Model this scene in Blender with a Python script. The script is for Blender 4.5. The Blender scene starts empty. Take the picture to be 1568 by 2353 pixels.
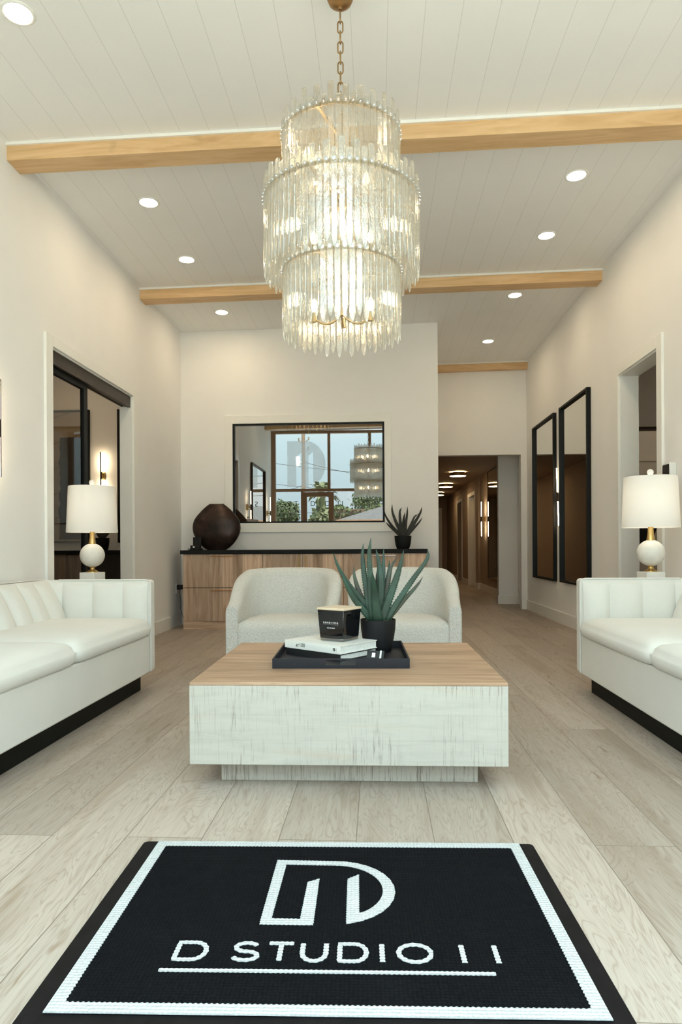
import bpy, bmesh, math, random
from mathutils import Vector, Matrix

PI = math.pi
random.seed(11)
scene = bpy.context.scene
C = scene.collection

# ---------------------------------------------------------------- camera
FOCAL_PX, YAW, ROLL, HORIZON, EYE = 1532.03, 0.0537, 0.0056, 1256.58, 0.94
cam_data = bpy.data.cameras.new('camera')
cam = bpy.data.objects.new('camera', cam_data)
C.objects.link(cam)
cam_data.sensor_fit = 'VERTICAL'
cam_data.sensor_height = 36.0
cam_data.sensor_width = 24.0
cam_data.lens = FOCAL_PX / 2353.0 * 36.0
cam_data.shift_y = (HORIZON - 1176.5) / 2353.0
cam_data.clip_start = 0.05
cam.matrix_world = (Matrix.Translation((0, 0, EYE)) @ Matrix.Rotation(YAW, 4, 'Z')
                    @ Matrix.Rotation(PI / 2, 4, 'X') @ Matrix.Rotation(-ROLL, 4, 'Z'))
scene.camera = cam

# ---------------------------------------------------------------- view / cycles
vs = scene.view_settings
vs.view_transform = 'Standard'
vs.look = 'None'
vs.gamma = 1.0
vs.exposure = 0.95
try:
    vs.use_curve_mapping = False
except Exception:
    pass
cy = scene.cycles
cy.max_bounces = 14
cy.diffuse_bounces = 8
cy.glossy_bounces = 6
cy.transmission_bounces = 8
cy.transparent_max_bounces = 24
cy.use_denoising = True
cy.sample_clamp_indirect = 6.0
cy.caustics_refractive = False
cy.caustics_reflective = False
cy.blur_glossy = 0.5

# ---------------------------------------------------------------- light levels
SKY = 1.22
SUN = 11.0
DOWNLIGHT = 64.0
BULB = 16.0
SCONCE = 20.0
LAMP_BULB = 34.0
HALL_LIGHT = 10.0


def lin(r, g, b):
    f = lambda v: (v / 255 / 12.92) if v / 255 <= 0.04045 else ((v / 255 + 0.055) / 1.055) ** 2.4
    return (f(r), f(g), f(b), 1.0)


# ---------------------------------------------------------------- world: pale summer sky with soft clouds
world = bpy.data.worlds.new('sky')
scene.world = world
world.use_nodes = True
wn, wl = world.node_tree.nodes, world.node_tree.links
bg = wn['Background']
tc = wn.new('ShaderNodeTexCoord')
sep = wn.new('ShaderNodeSeparateXYZ')
wl.new(tc.outputs['Generated'], sep.inputs[0])
ramp = wn.new('ShaderNodeValToRGB')
ramp.color_ramp.elements[0].position = 0.0
ramp.color_ramp.elements[0].color = (0.73, 0.94, 1.0, 1)
ramp.color_ramp.elements[1].position = 0.6
ramp.color_ramp.elements[1].color = (0.70, 0.94, 1.0, 1)
wl.new(sep.outputs['Z'], ramp.inputs[0])
noi = wn.new('ShaderNodeTexNoise')
noi.inputs['Scale'].default_value = 3.0
noi.inputs['Detail'].default_value = 6.0
mp = wn.new('ShaderNodeMapping')
mp.inputs['Scale'].default_value = (1, 1, 3.5)
wl.new(tc.outputs['Generated'], mp.inputs[0])
wl.new(mp.outputs[0], noi.inputs['Vector'])
cr = wn.new('ShaderNodeValToRGB')
cr.color_ramp.elements[0].position = 0.5
cr.color_ramp.elements[0].color = (0, 0, 0, 1)
cr.color_ramp.elements[1].position = 0.68
cr.color_ramp.elements[1].color = (1, 1, 1, 1)
wl.new(noi.outputs[0], cr.inputs[0])
mx = wn.new('ShaderNodeMix')
mx.data_type = 'RGBA'
wl.new(cr.outputs[0], mx.inputs[0])
wl.new(ramp.outputs[0], mx.inputs[6])
mx.inputs[7].default_value = (0.93, 1.0, 1.0, 1)
wl.new(mx.outputs[2], bg.inputs['Color'])
mr = wn.new('ShaderNodeMapRange')       # hazy sky, brighter overhead where the high sun stands
mr.inputs['From Min'].default_value = 0.05
mr.inputs['From Max'].default_value = 0.75
mr.inputs['To Min'].default_value = SKY
mr.inputs['To Max'].default_value = SKY * 2.8
wl.new(sep.outputs['Z'], mr.inputs['Value'])
wl.new(mr.outputs[0], bg.inputs['Strength'])

sun_data = bpy.data.lights.new('sun', 'SUN')
sun_data.energy = SUN
sun_data.angle = math.radians(1.0)
sun_data.color = (1.0, 0.95, 0.86)
sun = bpy.data.objects.new('sun', sun_data)
C.objects.link(sun)
sun.rotation_euler = (math.radians(-24), math.radians(14), 0)

# ---------------------------------------------------------------- materials
class N:
    """small node-graph builder"""
    def __init__(self, name):
        self.m = bpy.data.materials.new(name)
        self.m.use_nodes = True
        self.t = self.m.node_tree
        self.p = self.t.nodes['Principled BSDF']
        self.out = self.t.nodes['Material Output']

    def new(self, kind, **kw):
        n = self.t.nodes.new('ShaderNode' + kind)
        for k, v in kw.items():
            setattr(n, k, v)
        return n

    def link(self, a, b):
        self.t.links.new(a, b)

    def coord(self, scale=(1, 1, 1), rot=(0, 0, 0), loc=(0, 0, 0), src='Object'):
        tcn = self.new('TexCoord')
        m = self.new('Mapping')
        m.inputs['Scale'].default_value = scale
        m.inputs['Rotation'].default_value = rot
        m.inputs['Location'].default_value = loc
        self.link(tcn.outputs[src], m.inputs[0])
        return m.outputs[0]

    def noise(self, vec, scale=5, detail=4, rough=0.55, dist=0.0):
        n = self.new('TexNoise')
        n.inputs['Scale'].default_value = scale
        n.inputs['Detail'].default_value = detail
        n.inputs['Roughness'].default_value = rough
        n.inputs['Distortion'].default_value = dist
        self.link(vec, n.inputs['Vector'])
        return n.outputs[0]

    def ramp(self, fac, stops):
        r = self.new('ValToRGB')
        e = r.color_ramp.elements
        while len(e) < len(stops):
            e.new(0.5)
        for el, (pos, col) in zip(e, stops):
            el.position = pos
            el.color = col if len(col) == 4 else (*col, 1)
        self.link(fac, r.inputs[0])
        return r.outputs[0]

    def mix(self, fac, a, b, blend='MIX'):
        m = self.new('Mix', data_type='RGBA', blend_type=blend)
        for sock, v in ((m.inputs[0], fac), (m.inputs[6], a), (m.inputs[7], b)):
            if hasattr(v, 'links'):
                self.link(v, sock)
            else:
                sock.default_value = v
        return m.outputs[2]

    def math(self, op, a, b=0.0):
        m = self.new('Math', operation=op)
        for sock, v in ((m.inputs[0], a), (m.inputs[1], b)):
            if hasattr(v, 'links'):
                self.link(v, sock)
            else:
                sock.default_value = v
        return m.outputs[0]

    def bump(self, h, strength=0.3, dist=0.002):
        b = self.new('Bump')
        b.inputs['Strength'].default_value = strength
        b.inputs['Distance'].default_value = dist
        self.link(h, b.inputs['Height'])
        self.link(b.outputs[0], self.p.inputs['Normal'])

    def set(self, color=None, rough=None, metal=None, spec=None):
        if color is not None:
            if hasattr(color, 'links'):
                self.link(color, self.p.inputs['Base Color'])
            else:
                self.p.inputs['Base Color'].default_value = color
        if rough is not None:
            if hasattr(rough, 'links'):
                self.link(rough, self.p.inputs['Roughness'])
            else:
                self.p.inputs['Roughness'].default_value = rough
        if metal is not None:
            self.p.inputs['Metallic'].default_value = metal
        if spec is not None:
            self.p.inputs['Specular IOR Level'].default_value = spec
        return self.m


def plain(name, col, rough=0.5, metal=0.0, var=0.06, scale=12, bump=0.0, bscale=200, bdist=0.001, spec=0.5):
    n = N(name)
    v = n.coord()
    f = n.noise(v, scale, 3)
    lo = tuple(c * (1 - var) for c in col[:3]) + (1,)
    hi = tuple(min(1, c * (1 + var)) for c in col[:3]) + (1,)
    c = n.ramp(f, [(0.3, lo), (0.7, hi)])
    if bump:
        n.bump(n.noise(v, bscale, 3), bump, bdist)
    return n.set(c, rough, metal, spec)


def emitter(name, col, strength):
    n = N(name)
    n.p.inputs['Base Color'].default_value = (0.9, 0.9, 0.88, 1)
    n.p.inputs['Emission Color'].default_value = col
    n.p.inputs['Emission Strength'].default_value = strength
    return n.m


def glassy(name, tint, reflect, behind=(1, 1, 1, 1), rough=0.0, ior=1.45):
    """clear pane: what lies behind shows through its tint, the rest is mirrored"""
    n = N(name)
    tr = n.new('BsdfTransparent')
    tr.inputs[0].default_value = behind
    gl = n.new('BsdfGlossy')
    gl.inputs['Color'].default_value = tint
    gl.inputs['Roughness'].default_value = rough
    fr = n.new('Fresnel')
    fr.inputs['IOR'].default_value = ior
    f = n.math('MAXIMUM', fr.outputs[0], reflect)
    geo = n.new('NewGeometry')            # a thin pane mirrors once, on the side one looks at
    f = n.math('MULTIPLY', f, n.math('SUBTRACT', 1.0, geo.outputs['Backfacing']))
    mxs = n.new('MixShader')
    n.link(f, mxs.inputs[0])
    n.link(tr.outputs[0], mxs.inputs[1])
    n.link(gl.outputs[0], mxs.inputs[2])
    n.link(mxs.outputs[0], n.out.inputs['Surface'])
    return n.m


M = {}
M['wall'] = plain('wall_paint', (0.83, 0.82, 0.80, 1), 0.75, var=0.012, scale=3, bump=0.08, bscale=260, spec=0.3)
M['wall_dim'] = M['wall']
M['trim'] = plain('white_trim_paint', (0.82, 0.81, 0.77, 1), 0.4, var=0.01)


def floor_material():
    n = N('oak_plank_floor')
    tcn = n.new('TexCoord')
    sp = n.new('SeparateXYZ')
    n.link(tcn.outputs['Object'], sp.inputs[0])
    cb = n.new('CombineXYZ')
    n.link(sp.outputs['Y'], cb.inputs[0])
    n.link(n.math('ADD', sp.outputs['X'], 0.071), cb.inputs[1])
    br = n.new('TexBrick')
    br.offset = 0.37
    br.offset_frequency = 2
    n.link(cb.outputs[0], br.inputs['Vector'])
    br.inputs['Scale'].default_value = 1.0
    br.inputs['Brick Width'].default_value = 2.13
    br.inputs['Row Height'].default_value = 0.2495
    br.inputs['Mortar Size'].default_value = 0.0017
    br.inputs['Mortar Smooth'].default_value = 0.2
    br.inputs['Bias'].default_value = 0.0
    br.inputs['Color1'].default_value = (0.0, 0.0, 0.0, 1)
    br.inputs['Color2'].default_value = (1.0, 1.0, 1.0, 1)
    br.inputs['Mortar'].default_value = (0.5, 0.5, 0.5, 1)
    plank = br.outputs['Color']
    # a different piece of grain on every plank
    shift = n.new('VectorMath', operation='MULTIPLY_ADD')
    n.link(plank, shift.inputs[0])
    shift.inputs[1].default_value = (3.1, 7.7, 0)
    n.link(tcn.outputs['Object'], shift.inputs[2])
    mpa = n.new('Mapping')
    mpa.inputs['Scale'].default_value = (28, 1.5, 1)
    n.link(shift.outputs[0], mpa.inputs[0])
    fine = n.noise(mpa.outputs[0], 2.4, 8, 0.65, 0.6)
    mpb = n.new('Mapping')
    mpb.inputs['Scale'].default_value = (7.0, 0.9, 1)
    n.link(shift.outputs[0], mpb.inputs[0])
    broad = n.noise(mpb.outputs[0], 1.3, 3, 0.5, 1.4)
    # cathedral figure: contour lines of the broad field
    figure = n.math('FRACT', n.math('MULTIPLY', broad, 15.0))
    figure = n.math('ABSOLUTE', n.math('SUBTRACT', figure, 0.5))
    kn = n.noise(mpb.outputs[0], 2.9, 3, 0.55, 0.6)
    base = n.ramp(fine, [(0.25, (0.355, 0.295, 0.24)), (0.5, (0.41, 0.35, 0.295)), (0.75, (0.45, 0.39, 0.335))])
    c = n.mix(n.ramp(figure, [(0.30, (0, 0, 0)), (0.5, (0.55, 0.55, 0.55))]), base, (0.27, 0.21, 0.16, 1))
    smoke = n.noise(mpb.outputs[0], 0.9, 2, 0.5, 0.8)
    c = n.mix(n.ramp(smoke, [(0.50, (0, 0, 0)), (0.70, (0.40, 0.40, 0.40))]), c, (0.25, 0.185, 0.13, 1))
    c = n.mix(n.ramp(kn, [(0.645, (0, 0, 0)), (0.74, (0.7, 0.7, 0.7))]), c, (0.22, 0.145, 0.09, 1))
    tone = n.ramp(plank, [(0.0, (0.84, 0.83, 0.815)), (1.0, (1.10, 1.10, 1.10))])
    c = n.mix(1.0, c, tone, 'MULTIPLY')
    c = n.mix(n.math('MULTIPLY', br.outputs['Fac'], 0.75), c, (0.13, 0.10, 0.075, 1))
    h = n.math('ADD', n.math('MULTIPLY', fine, 0.4), n.math('MULTIPLY', br.outputs['Fac'], -1.0))
    n.bump(h, 0.25, 0.001)
    return n.set(c, 0.5, spec=0.2)


M['floor'] = floor_material()


def ceiling_material():
    n = N('white_plank_ceiling')
    tcn = n.new('TexCoord')
    sp = n.new('SeparateXYZ')
    n.link(tcn.outputs['Object'], sp.inputs[0])
    fr = n.math('FRACT', n.math('DIVIDE', n.math('ADD', sp.outputs['X'], 20.148), 0.1872))
    d = n.math('ABSOLUTE', n.math('SUBTRACT', fr, 0.5))
    line = n.math('GREATER_THAN', d, 0.4915)
    groove = n.math('GREATER_THAN', d, 0.486)
    f = n.noise(tcn.outputs['Object'], 2.0, 2)
    base = n.ramp(f, [(0.3, (0.84, 0.835, 0.82)), (0.7, (0.86, 0.855, 0.84))])
    c = n.mix(n.math('MULTIPLY', line, 0.28), base, (0.25, 0.22, 0.18, 1))
    n.bump(n.math('SUBTRACT', 1.0, groove), 0.25, 0.002)
    return n.set(c, 0.6, spec=0.3)


M['ceiling'] = ceiling_material()


def wood(name, dark, mid, light, axis='X', stretch=14, scale=2.2, rough=0.5, knots=0.0, bump=0.15, boards=None, src='Object', dist=1.0):
    """grain running along AXIS; boards = (axis across, width, strength) gives every board its own tone"""
    n = N(name)
    sc = {'X': (1, stretch, stretch), 'Y': (stretch, 1, stretch), 'Z': (stretch, stretch, 1)}[axis]
    v0 = n.coord(src=src)
    vin = v0
    tone = None
    if boards:
        ax, w, st = boards
        sp = n.new('SeparateXYZ')
        n.link(v0, sp.inputs[0])
        idx = n.math('FLOOR', n.math('DIVIDE', sp.outputs[ax], w))
        wnz = n.new('TexWhiteNoise', noise_dimensions='1D')
        n.link(idx, wnz.inputs['W'])
        sh = n.new('VectorMath', operation='MULTIPLY_ADD')
        n.link(wnz.outputs['Color'], sh.inputs[0])
        sh.inputs[1].default_value = (3, 3, 3)
        n.link(v0, sh.inputs[2])
        vin = sh.outputs[0]
        tone = n.ramp(wnz.outputs['Value'], [(0, (1 - st,) * 3), (1, (1 + st * 0.7,) * 3)])
    m = n.new('Mapping')
    m.inputs['Scale'].default_value = sc
    n.link(vin, m.inputs[0])
    f = n.noise(m.outputs[0], scale, 7, 0.62, dist)
    c = n.ramp(f, [(0.28, dark), (0.5, mid), (0.72, light)])
    m2 = n.new('Mapping')
    m2.inputs['Scale'].default_value = tuple(s * 3.5 if s > 1 else 0.8 for s in sc)
    n.link(vin, m2.inputs[0])
    fine = n.noise(m2.outputs[0], scale, 4, 0.6)
    c = n.mix(n.ramp(fine, [(0.55, (0, 0, 0)), (0.75, (0.45, 0.45, 0.45))]), c, (*dark[:3], 1))
    if knots:
        m3 = n.new('Mapping')
        m3.inputs['Scale'].default_value = tuple(2.2 if s > 1 else 1 for s in sc)
        n.link(vin, m3.inputs[0])
        k = n.noise(m3.outputs[0], 2.6, 2, 0.5)
        c = n.mix(n.ramp(k, [(0.68, (0, 0, 0)), (0.76, (knots,) * 3)]), c, tuple(x * 0.45 for x in dark[:3]) + (1,))
    if tone is not None:
        c = n.mix(1.0, c, tone, 'MULTIPLY')
    n.bump(f, bump, 0.002)
    return n.set(c, rough, spec=0.35)


M['maple'] = wood('maple_beam', (0.56, 0.345, 0.165), (0.68, 0.45, 0.235), (0.76, 0.53, 0.30), 'X', 9, 1.2, 0.5, knots=0.5, dist=2.0)
M['walnut'] = wood('cabinet_veneer', (0.32, 0.20, 0.125), (0.57, 0.40, 0.28), (0.76, 0.60, 0.47), 'Z', 12, 1.3, 0.5,
                   knots=0.45, boards=('X', 0.118, 0.30), dist=1.2)
M['walnut_kick'] = wood('cabinet_kick_veneer', (0.31, 0.20, 0.13), (0.53, 0.37, 0.26), (0.70, 0.54, 0.41), 'X', 14, 1.4, 0.5, knots=0.3)
M['table_top'] = wood('mango_wood_top', (0.27, 0.165, 0.095), (0.40, 0.26, 0.165), (0.52, 0.36, 0.245), 'X', 10, 2.0, 0.45,
                      knots=0.25, boards=('Y', 0.13, 0.14), dist=1.0)


def washed_wood(name, base, dark, boards, amount, lo=0.54, mlo=0.38):
    """pale saw-marked side: cross-cut scratches over broad boards"""
    n = N(name)
    v = n.coord()
    m = n.new('Mapping')
    m.inputs['Scale'].default_value = (1, 1, 7)
    n.link(v, m.inputs[0])
    g = n.noise(m.outputs[0], 3.0, 6, 0.6, 1.5)
    c = n.ramp(g, [(0.3, tuple(x * 0.91 for x in base)), (0.5, base), (0.75, tuple(min(1, x * 1.07) for x in base))])
    ms = n.new('Mapping')
    ms.inputs['Scale'].default_value = (85, 85, 3.2)
    n.link(v, ms.inputs[0])
    s = n.noise(ms.outputs[0], 2.2, 5, 0.7)
    mask = n.noise(v, 5.5, 3, 0.6)
    sm = n.ramp(s, [(lo, (0, 0, 0)), (lo + 0.16, (1, 1, 1))])
    mm = n.ramp(mask, [(mlo, (0, 0, 0)), (mlo + 0.28, (amount,) * 3)])
    c = n.mix(n.mix(1.0, sm, mm, 'MULTIPLY'), c, (*dark, 1))
    sp = n.new('SeparateXYZ')
    n.link(v, sp.inputs[0])
    for z in boards:
        d = n.math('ABSOLUTE', n.math('SUBTRACT', n.math('ADD', sp.outputs['Z'], n.math('MULTIPLY', g, 0.006)), z))
        c = n.mix(n.math('MULTIPLY', n.math('LESS_THAN', d, 0.0014), 0.10), c, (*dark, 1))
    st = n.noise(n.coord((1, 1, 6)), 2.3, 3, 0.5, 0.5)
    c = n.mix(n.ramp(st, [(0.62, (0, 0, 0)), (0.72, (0.35, 0.35, 0.35))]), c, (0.46, 0.36, 0.27, 1))
    n.bump(s, 0.3, 0.001)
    return n.set(c, 0.7, spec=0.25)


M['table_side'] = washed_wood('whitewashed_saw_marks', (0.425, 0.40, 0.35), (0.13, 0.10, 0.08), (0.199, 0.297), 1.0)
M['table_plinth'] = washed_wood('whitewashed_plinth', (0.42, 0.385, 0.33), (0.12, 0.095, 0.075), (), 0.9, 0.51, 0.22)
M['lid_wood'] = wood('pale_lid_wood', (0.55, 0.42, 0.28), (0.66, 0.53, 0.38), (0.74, 0.62, 0.47), 'X', 12, 8, 0.5)


def fabric(name, col, weave, bump, blotch=0.05, rough=0.9, speck=None):
    n = N(name)
    v = n.coord()
    f = n.noise(v, 4, 3)
    c = n.ramp(f, [(0.3, tuple(x * (1 - blotch) for x in col)), (0.7, tuple(min(1, x * (1 + blotch)) for x in col))])
    w = n.noise(v, weave, 4, 0.7)
    if speck:
        vo = n.new('TexVoronoi')
        vo.inputs['Scale'].default_value = weave * 0.55
        n.link(v, vo.inputs['Vector'])
        c = n.mix(n.ramp(w, [(0.40, (0.9, 0.9, 0.9)), (0.52, (0, 0, 0))]), c, (*speck, 1))
        h = n.math('SUBTRACT', n.math('MULTIPLY', w, 1.0), vo.outputs['Distance'])
        n.bump(h, bump, 0.006)
    else:
        c = n.mix(n.ramp(w, [(0.35, (0.3, 0.3, 0.3)), (0.6, (0, 0, 0))]), c, tuple(x * 0.8 for x in col) + (1,))
        n.bump(w, bump, 0.0015)
    n.set(c, rough, spec=0.05)
    n.p.inputs['Sheen Weight'].default_value = 0.15
    n.p.inputs['Sheen Roughness'].default_value = 0.5
    return n.m


M['sofa'] = fabric('ivory_sofa_linen', (0.72, 0.705, 0.655), 420, 0.3, 0.02)
M['boucle'] = fabric('white_boucle', (0.76, 0.74, 0.68), 210, 0.9, 0.02, speck=(0.56, 0.535, 0.49))
M['black_base'] = plain('black_lacquer_plinth', (0.006, 0.006, 0.004, 1), 0.6, var=0.1, spec=0.15)
M['black_metal'] = plain('black_metal', (0.005, 0.006, 0.006, 1), 0.5, 0.0, var=0.1, spec=0.2)
M['bronze_metal'] = plain('dark_bronze_frame', (0.045, 0.032, 0.025, 1), 0.45, 0.4, var=0.1)
M['front_frame'] = plain('brown_storefront_frame', (0.30, 0.175, 0.105, 1), 0.5, 0.0, var=0.08)
M['black_stone'] = plain('black_worktop', (0.008, 0.009, 0.009, 1), 0.6, var=0.2, scale=60, spec=0.2)
M['black_matte'] = plain('black_matte_ceramic', (0.007, 0.007, 0.0075, 1), 0.6, var=0.15, bump=0.15, bscale=160, spec=0.25)
M['tray'] = plain('black_tray_leatherette', (0.009, 0.0095, 0.014, 1), 0.5, var=0.1, bump=0.35, bscale=420, spec=0.3)
M['gold'] = plain('brushed_gold', (0.62, 0.43, 0.17, 1), 0.32, 1.0, var=0.05)
M['bronze_gold'] = plain('antique_brass', (0.36, 0.22, 0.10, 1), 0.35, 1.0, var=0.1)
M['champagne'] = plain('champagne_brass', (0.60, 0.44, 0.24, 1), 0.35, 1.0, var=0.08)
M['copper'] = plain('copper_bar', (0.45, 0.21, 0.08, 1), 0.35, 0.9, var=0.05)
M['alabaster'] = plain('alabaster', (0.70, 0.67, 0.60, 1), 0.45, var=0.06, scale=22)
M['marble'] = plain('white_marble_block', (0.74, 0.72, 0.67, 1), 0.35, var=0.04, scale=18)
M['white_plastic'] = plain('white_plastic', (0.78, 0.78, 0.75, 1), 0.35, var=0.01)
M['dark_plastic'] = plain('dark_plastic', (0.007, 0.007, 0.007, 1), 0.35, var=0.05, spec=0.3)
M['paper'] = plain('book_paper_edge', (0.70, 0.70, 0.66, 1), 0.8, var=0.1, scale=90)
M['book_white'] = plain('white_book_cover', (0.76, 0.75, 0.70, 1), 0.45, var=0.01)
M['book_black'] = plain('black_book_cover', (0.010, 0.010, 0.010, 1), 0.5, var=0.1)
M['ink'] = plain('dark_ink', (0.02, 0.02, 0.02, 1), 0.6, var=0.02)
M['white_ink'] = plain('white_print', (0.85, 0.85, 0.83, 1), 0.5, var=0.01)
M['grey_ink'] = plain('grey_print', (0.25, 0.25, 0.25, 1), 0.5, var=0.01)
M['candle_glass'] = plain('black_candle_glass', (0.005, 0.005, 0.006, 1), 0.04, var=0.1, spec=0.6)
M['silver'] = plain('polished_silver', (0.75, 0.76, 0.76, 1), 0.15, 1.0, var=0.05)
M['soil'] = plain('dry_moss', (0.16, 0.12, 0.05, 1), 0.95, var=0.6, scale=90, bump=0.8, bscale=120, bdist=0.004)
M['mirror'] = N('mirror_silvering').set((0.82, 0.82, 0.78, 1), 0.0, 1.0)
M['hall_wall'] = plain('shade_toned_hall_wall', (0.36, 0.28, 0.205, 1), 0.7, var=0.03)  # darker than the lounge paint: the hall's dimness is put into its colour
M['dark_door'] = plain('dark_door_paint', (0.02, 0.019, 0.018, 1), 0.5, var=0.1)
M['dark_cabinet'] = plain('black_cabinet_front', (0.010, 0.010, 0.009, 1), 0.6, var=0.15)
M['dark_walnut'] = wood('dark_walnut_front', (0.06, 0.04, 0.03), (0.10, 0.07, 0.05), (0.15, 0.105, 0.075), 'Z', 12, 1.6, 0.5)


def vase_material():
    n = N('oxidised_bronze')
    v = n.coord()
    a = n.noise(v, 5, 5, 0.6)
    b = n.noise(v, 70, 3, 0.6)
    c = n.ramp(a, [(0.35, (0.016, 0.010, 0.008)), (0.55, (0.045, 0.026, 0.020)), (0.7, (0.085, 0.052, 0.045))])
    n.bump(b, 0.25, 0.003)
    return n.set(c, n.ramp(a, [(0.3, (0.42,) * 3), (0.7, (0.28,) * 3)]), 0.6)


M['vase'] = vase_material()


def aloe_material(name, lo, mid, hi, rough=0.42):
    n = N(name)
    v = n.coord()
    a = n.noise(v, 9, 4, 0.6)
    b = n.noise(n.coord((60, 60, 14)), 3, 4, 0.6)
    c = n.ramp(a, [(0.3, lo), (0.5, mid), (0.72, hi)])
    c = n.mix(n.ramp(b, [(0.6, (0, 0, 0)), (0.75, (0.3, 0.3, 0.3))]), c, (0.16, 0.19, 0.13, 1))
    n.bump(b, 0.15, 0.001)
    return n.set(c, rough)


M['aloe'] = aloe_material('aloe_leaf', (0.003, 0.015, 0.007), (0.005, 0.033, 0.015), (0.018, 0.066, 0.042))
M['aloe_brown'] = aloe_material('aloe_leaf_browning', (0.025, 0.017, 0.008), (0.032, 0.036, 0.014), (0.03, 0.07, 0.032))
M['aloe_dark'] = aloe_material('dark_aloe_leaf', (0.007, 0.007, 0.005), (0.013, 0.013, 0.008), (0.024, 0.021, 0.015), 0.6)


def shade_material():
    n = N('ivory_lamp_shade')
    n.p.inputs['Base Color'].default_value = (0.84, 0.83, 0.80, 1)
    n.p.inputs['Roughness'].default_value = 0.9
    w = n.noise(n.coord(), 300, 3)
    n.bump(w, 0.1, 0.001)
    tl = n.new('BsdfTranslucent')
    tl.inputs[0].default_value = (0.88, 0.86, 0.82, 1)
    ms = n.new('MixShader')
    ms.inputs[0].default_value = 0.35
    n.link(n.p.outputs[0], ms.inputs[1])
    n.link(tl.outputs[0], ms.inputs[2])
    n.link(ms.outputs[0], n.out.inputs['Surface'])
    return n.m


M['shade'] = shade_material()


def rod_material():
    """hand-poured glass: clear, mirrored on its skin, faintly milky and rippled"""
    n = N('rippled_crystal')
    v = n.coord((1, 1, 0.35))
    rp = n.noise(v, 55, 3, 0.6)
    bp = n.new('Bump')
    bp.inputs['Strength'].default_value = 0.55
    bp.inputs['Distance'].default_value = 0.006
    n.link(rp, bp.inputs['Height'])
    tr = n.new('BsdfTransparent')
    tr.inputs[0].default_value = (0.97, 0.99, 0.98, 1)
    gs = n.new('BsdfGlass')
    gs.inputs['Color'].default_value = (0.99, 0.975, 0.94, 1)
    gs.inputs['Roughness'].default_value = 0.03
    gs.inputs['IOR'].default_value = 1.5
    n.link(bp.outputs[0], gs.inputs['Normal'])
    tl = n.new('BsdfTranslucent')
    tl.inputs[0].default_value = (0.90, 0.88, 0.82, 1)
    gl = n.new('BsdfGlossy')
    gl.inputs['Color'].default_value = (0.96, 0.96, 0.94, 1)
    gl.inputs['Roughness'].default_value = 0.12
    n.link(bp.outputs[0], gl.inputs['Normal'])
    m1 = n.new('MixShader')
    m1.inputs[0].default_value = 0.50
    n.link(tr.outputs[0], m1.inputs[1])
    n.link(gs.outputs[0], m1.inputs[2])
    m2 = n.new('MixShader')
    m2.inputs[0].default_value = 0.14
    n.link(m1.outputs[0], m2.inputs[1])
    n.link(tl.outputs[0], m2.inputs[2])
    m3 = n.new('MixShader')
    m3.inputs[0].default_value = 0.14
    n.link(m2.outputs[0], m3.inputs[1])
    n.link(gl.outputs[0], m3.inputs[2])
    n.link(m3.outputs[0], n.out.inputs['Surface'])
    return n.m


M['rod'] = rod_material()
M['bulb'] = emitter('warm_bulb', (1.0, 0.74, 0.42, 1), BULB)
M['downlight'] = emitter('downlight_lens', (1.0, 0.79, 0.52, 1), DOWNLIGHT)
M['led'] = emitter('sconce_led', (1.0, 0.78, 0.50, 1), SCONCE)
M['lamp_bulb'] = emitter('lamp_bulb', (1.0, 0.90, 0.76, 1), LAMP_BULB)
M['hall_glow'] = emitter('hall_light_diffuser', (1.0, 0.70, 0.38, 1), HALL_LIGHT)
M['pane_inner'] = glassy('tinted_inner_pane', (0.95, 0.95, 0.95, 1), 0.30, (0.50, 0.45, 0.40, 1))
M['pane_front'] = glassy('clear_front_pane', (1, 1, 1, 1), 0.02, (0.985, 0.995, 0.99, 1), ior=1.2)
M['pane_smoke'] = glassy('smoked_sliding_glass', (0.9, 0.9, 0.9, 1), 0.10, (0.84, 0.80, 0.76, 1))
M['candle_foot'] = glassy('clear_glass_foot', (1, 1, 1, 1), 0.25, (0.55, 0.48, 0.42, 1))


def mat_pile(name, col, var, bumpk=0.6):
    n = N(name)
    v = n.coord()
    vo = n.new('TexVoronoi')
    vo.inputs['Scale'].default_value = 105
    vo.inputs['Randomness'].default_value = 0.25
    n.link(v, vo.inputs['Vector'])
    big = n.noise(v, 5, 4, 0.6)
    c = n.ramp(vo.outputs['Distance'], [(0.1, tuple(min(1, x * (1 + var)) for x in col)), (0.7, tuple(x * (1 - var) for x in col))])
    c = n.mix(n.ramp(big, [(0.56, (0, 0, 0)), (0.75, (0.16, 0.16, 0.16))]), c, tuple(min(1, x * 1.6 + 0.006) for x in col) + (1,))
    n.bump(n.math('SUBTRACT', 1.0, vo.outputs['Distance']), bumpk, 0.004)
    return n.set(c, 0.9, spec=0.06)


M['pile_black'] = mat_pile('black_mat_pile', (0.0045, 0.005, 0.006), 0.5)
M['pile_white'] = mat_pile('white_mat_pile', (0.47, 0.485, 0.485), 0.14, 0.9)
M['rubber'] = plain('black_rubber_edge', (0.006, 0.005, 0.005, 1), 0.75, var=0.3, scale=25, bump=0.2, bscale=90, spec=0.15)
M['art'] = None
M['grass'] = plain('pale_concrete_ground', (0.42, 0.41, 0.37, 1), 0.95, var=0.2, scale=0.6)
M['asphalt'] = plain('asphalt', (0.22, 0.22, 0.21, 1), 0.9, var=0.15, scale=8)
M['leaf_a'] = plain('tree_leaves', (0.075, 0.105, 0.040, 1), 0.7, var=0.4, scale=8)
M['leaf_b'] = plain('hedge_leaves', (0.09, 0.115, 0.045, 1), 0.7, var=0.4, scale=6)
M['palm'] = plain('palm_fronds', (0.12, 0.135, 0.06, 1), 0.6, var=0.4, scale=4)
M['bark'] = plain('bark', (0.17, 0.12, 0.085, 1), 0.9, var=0.3, scale=10)
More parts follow.
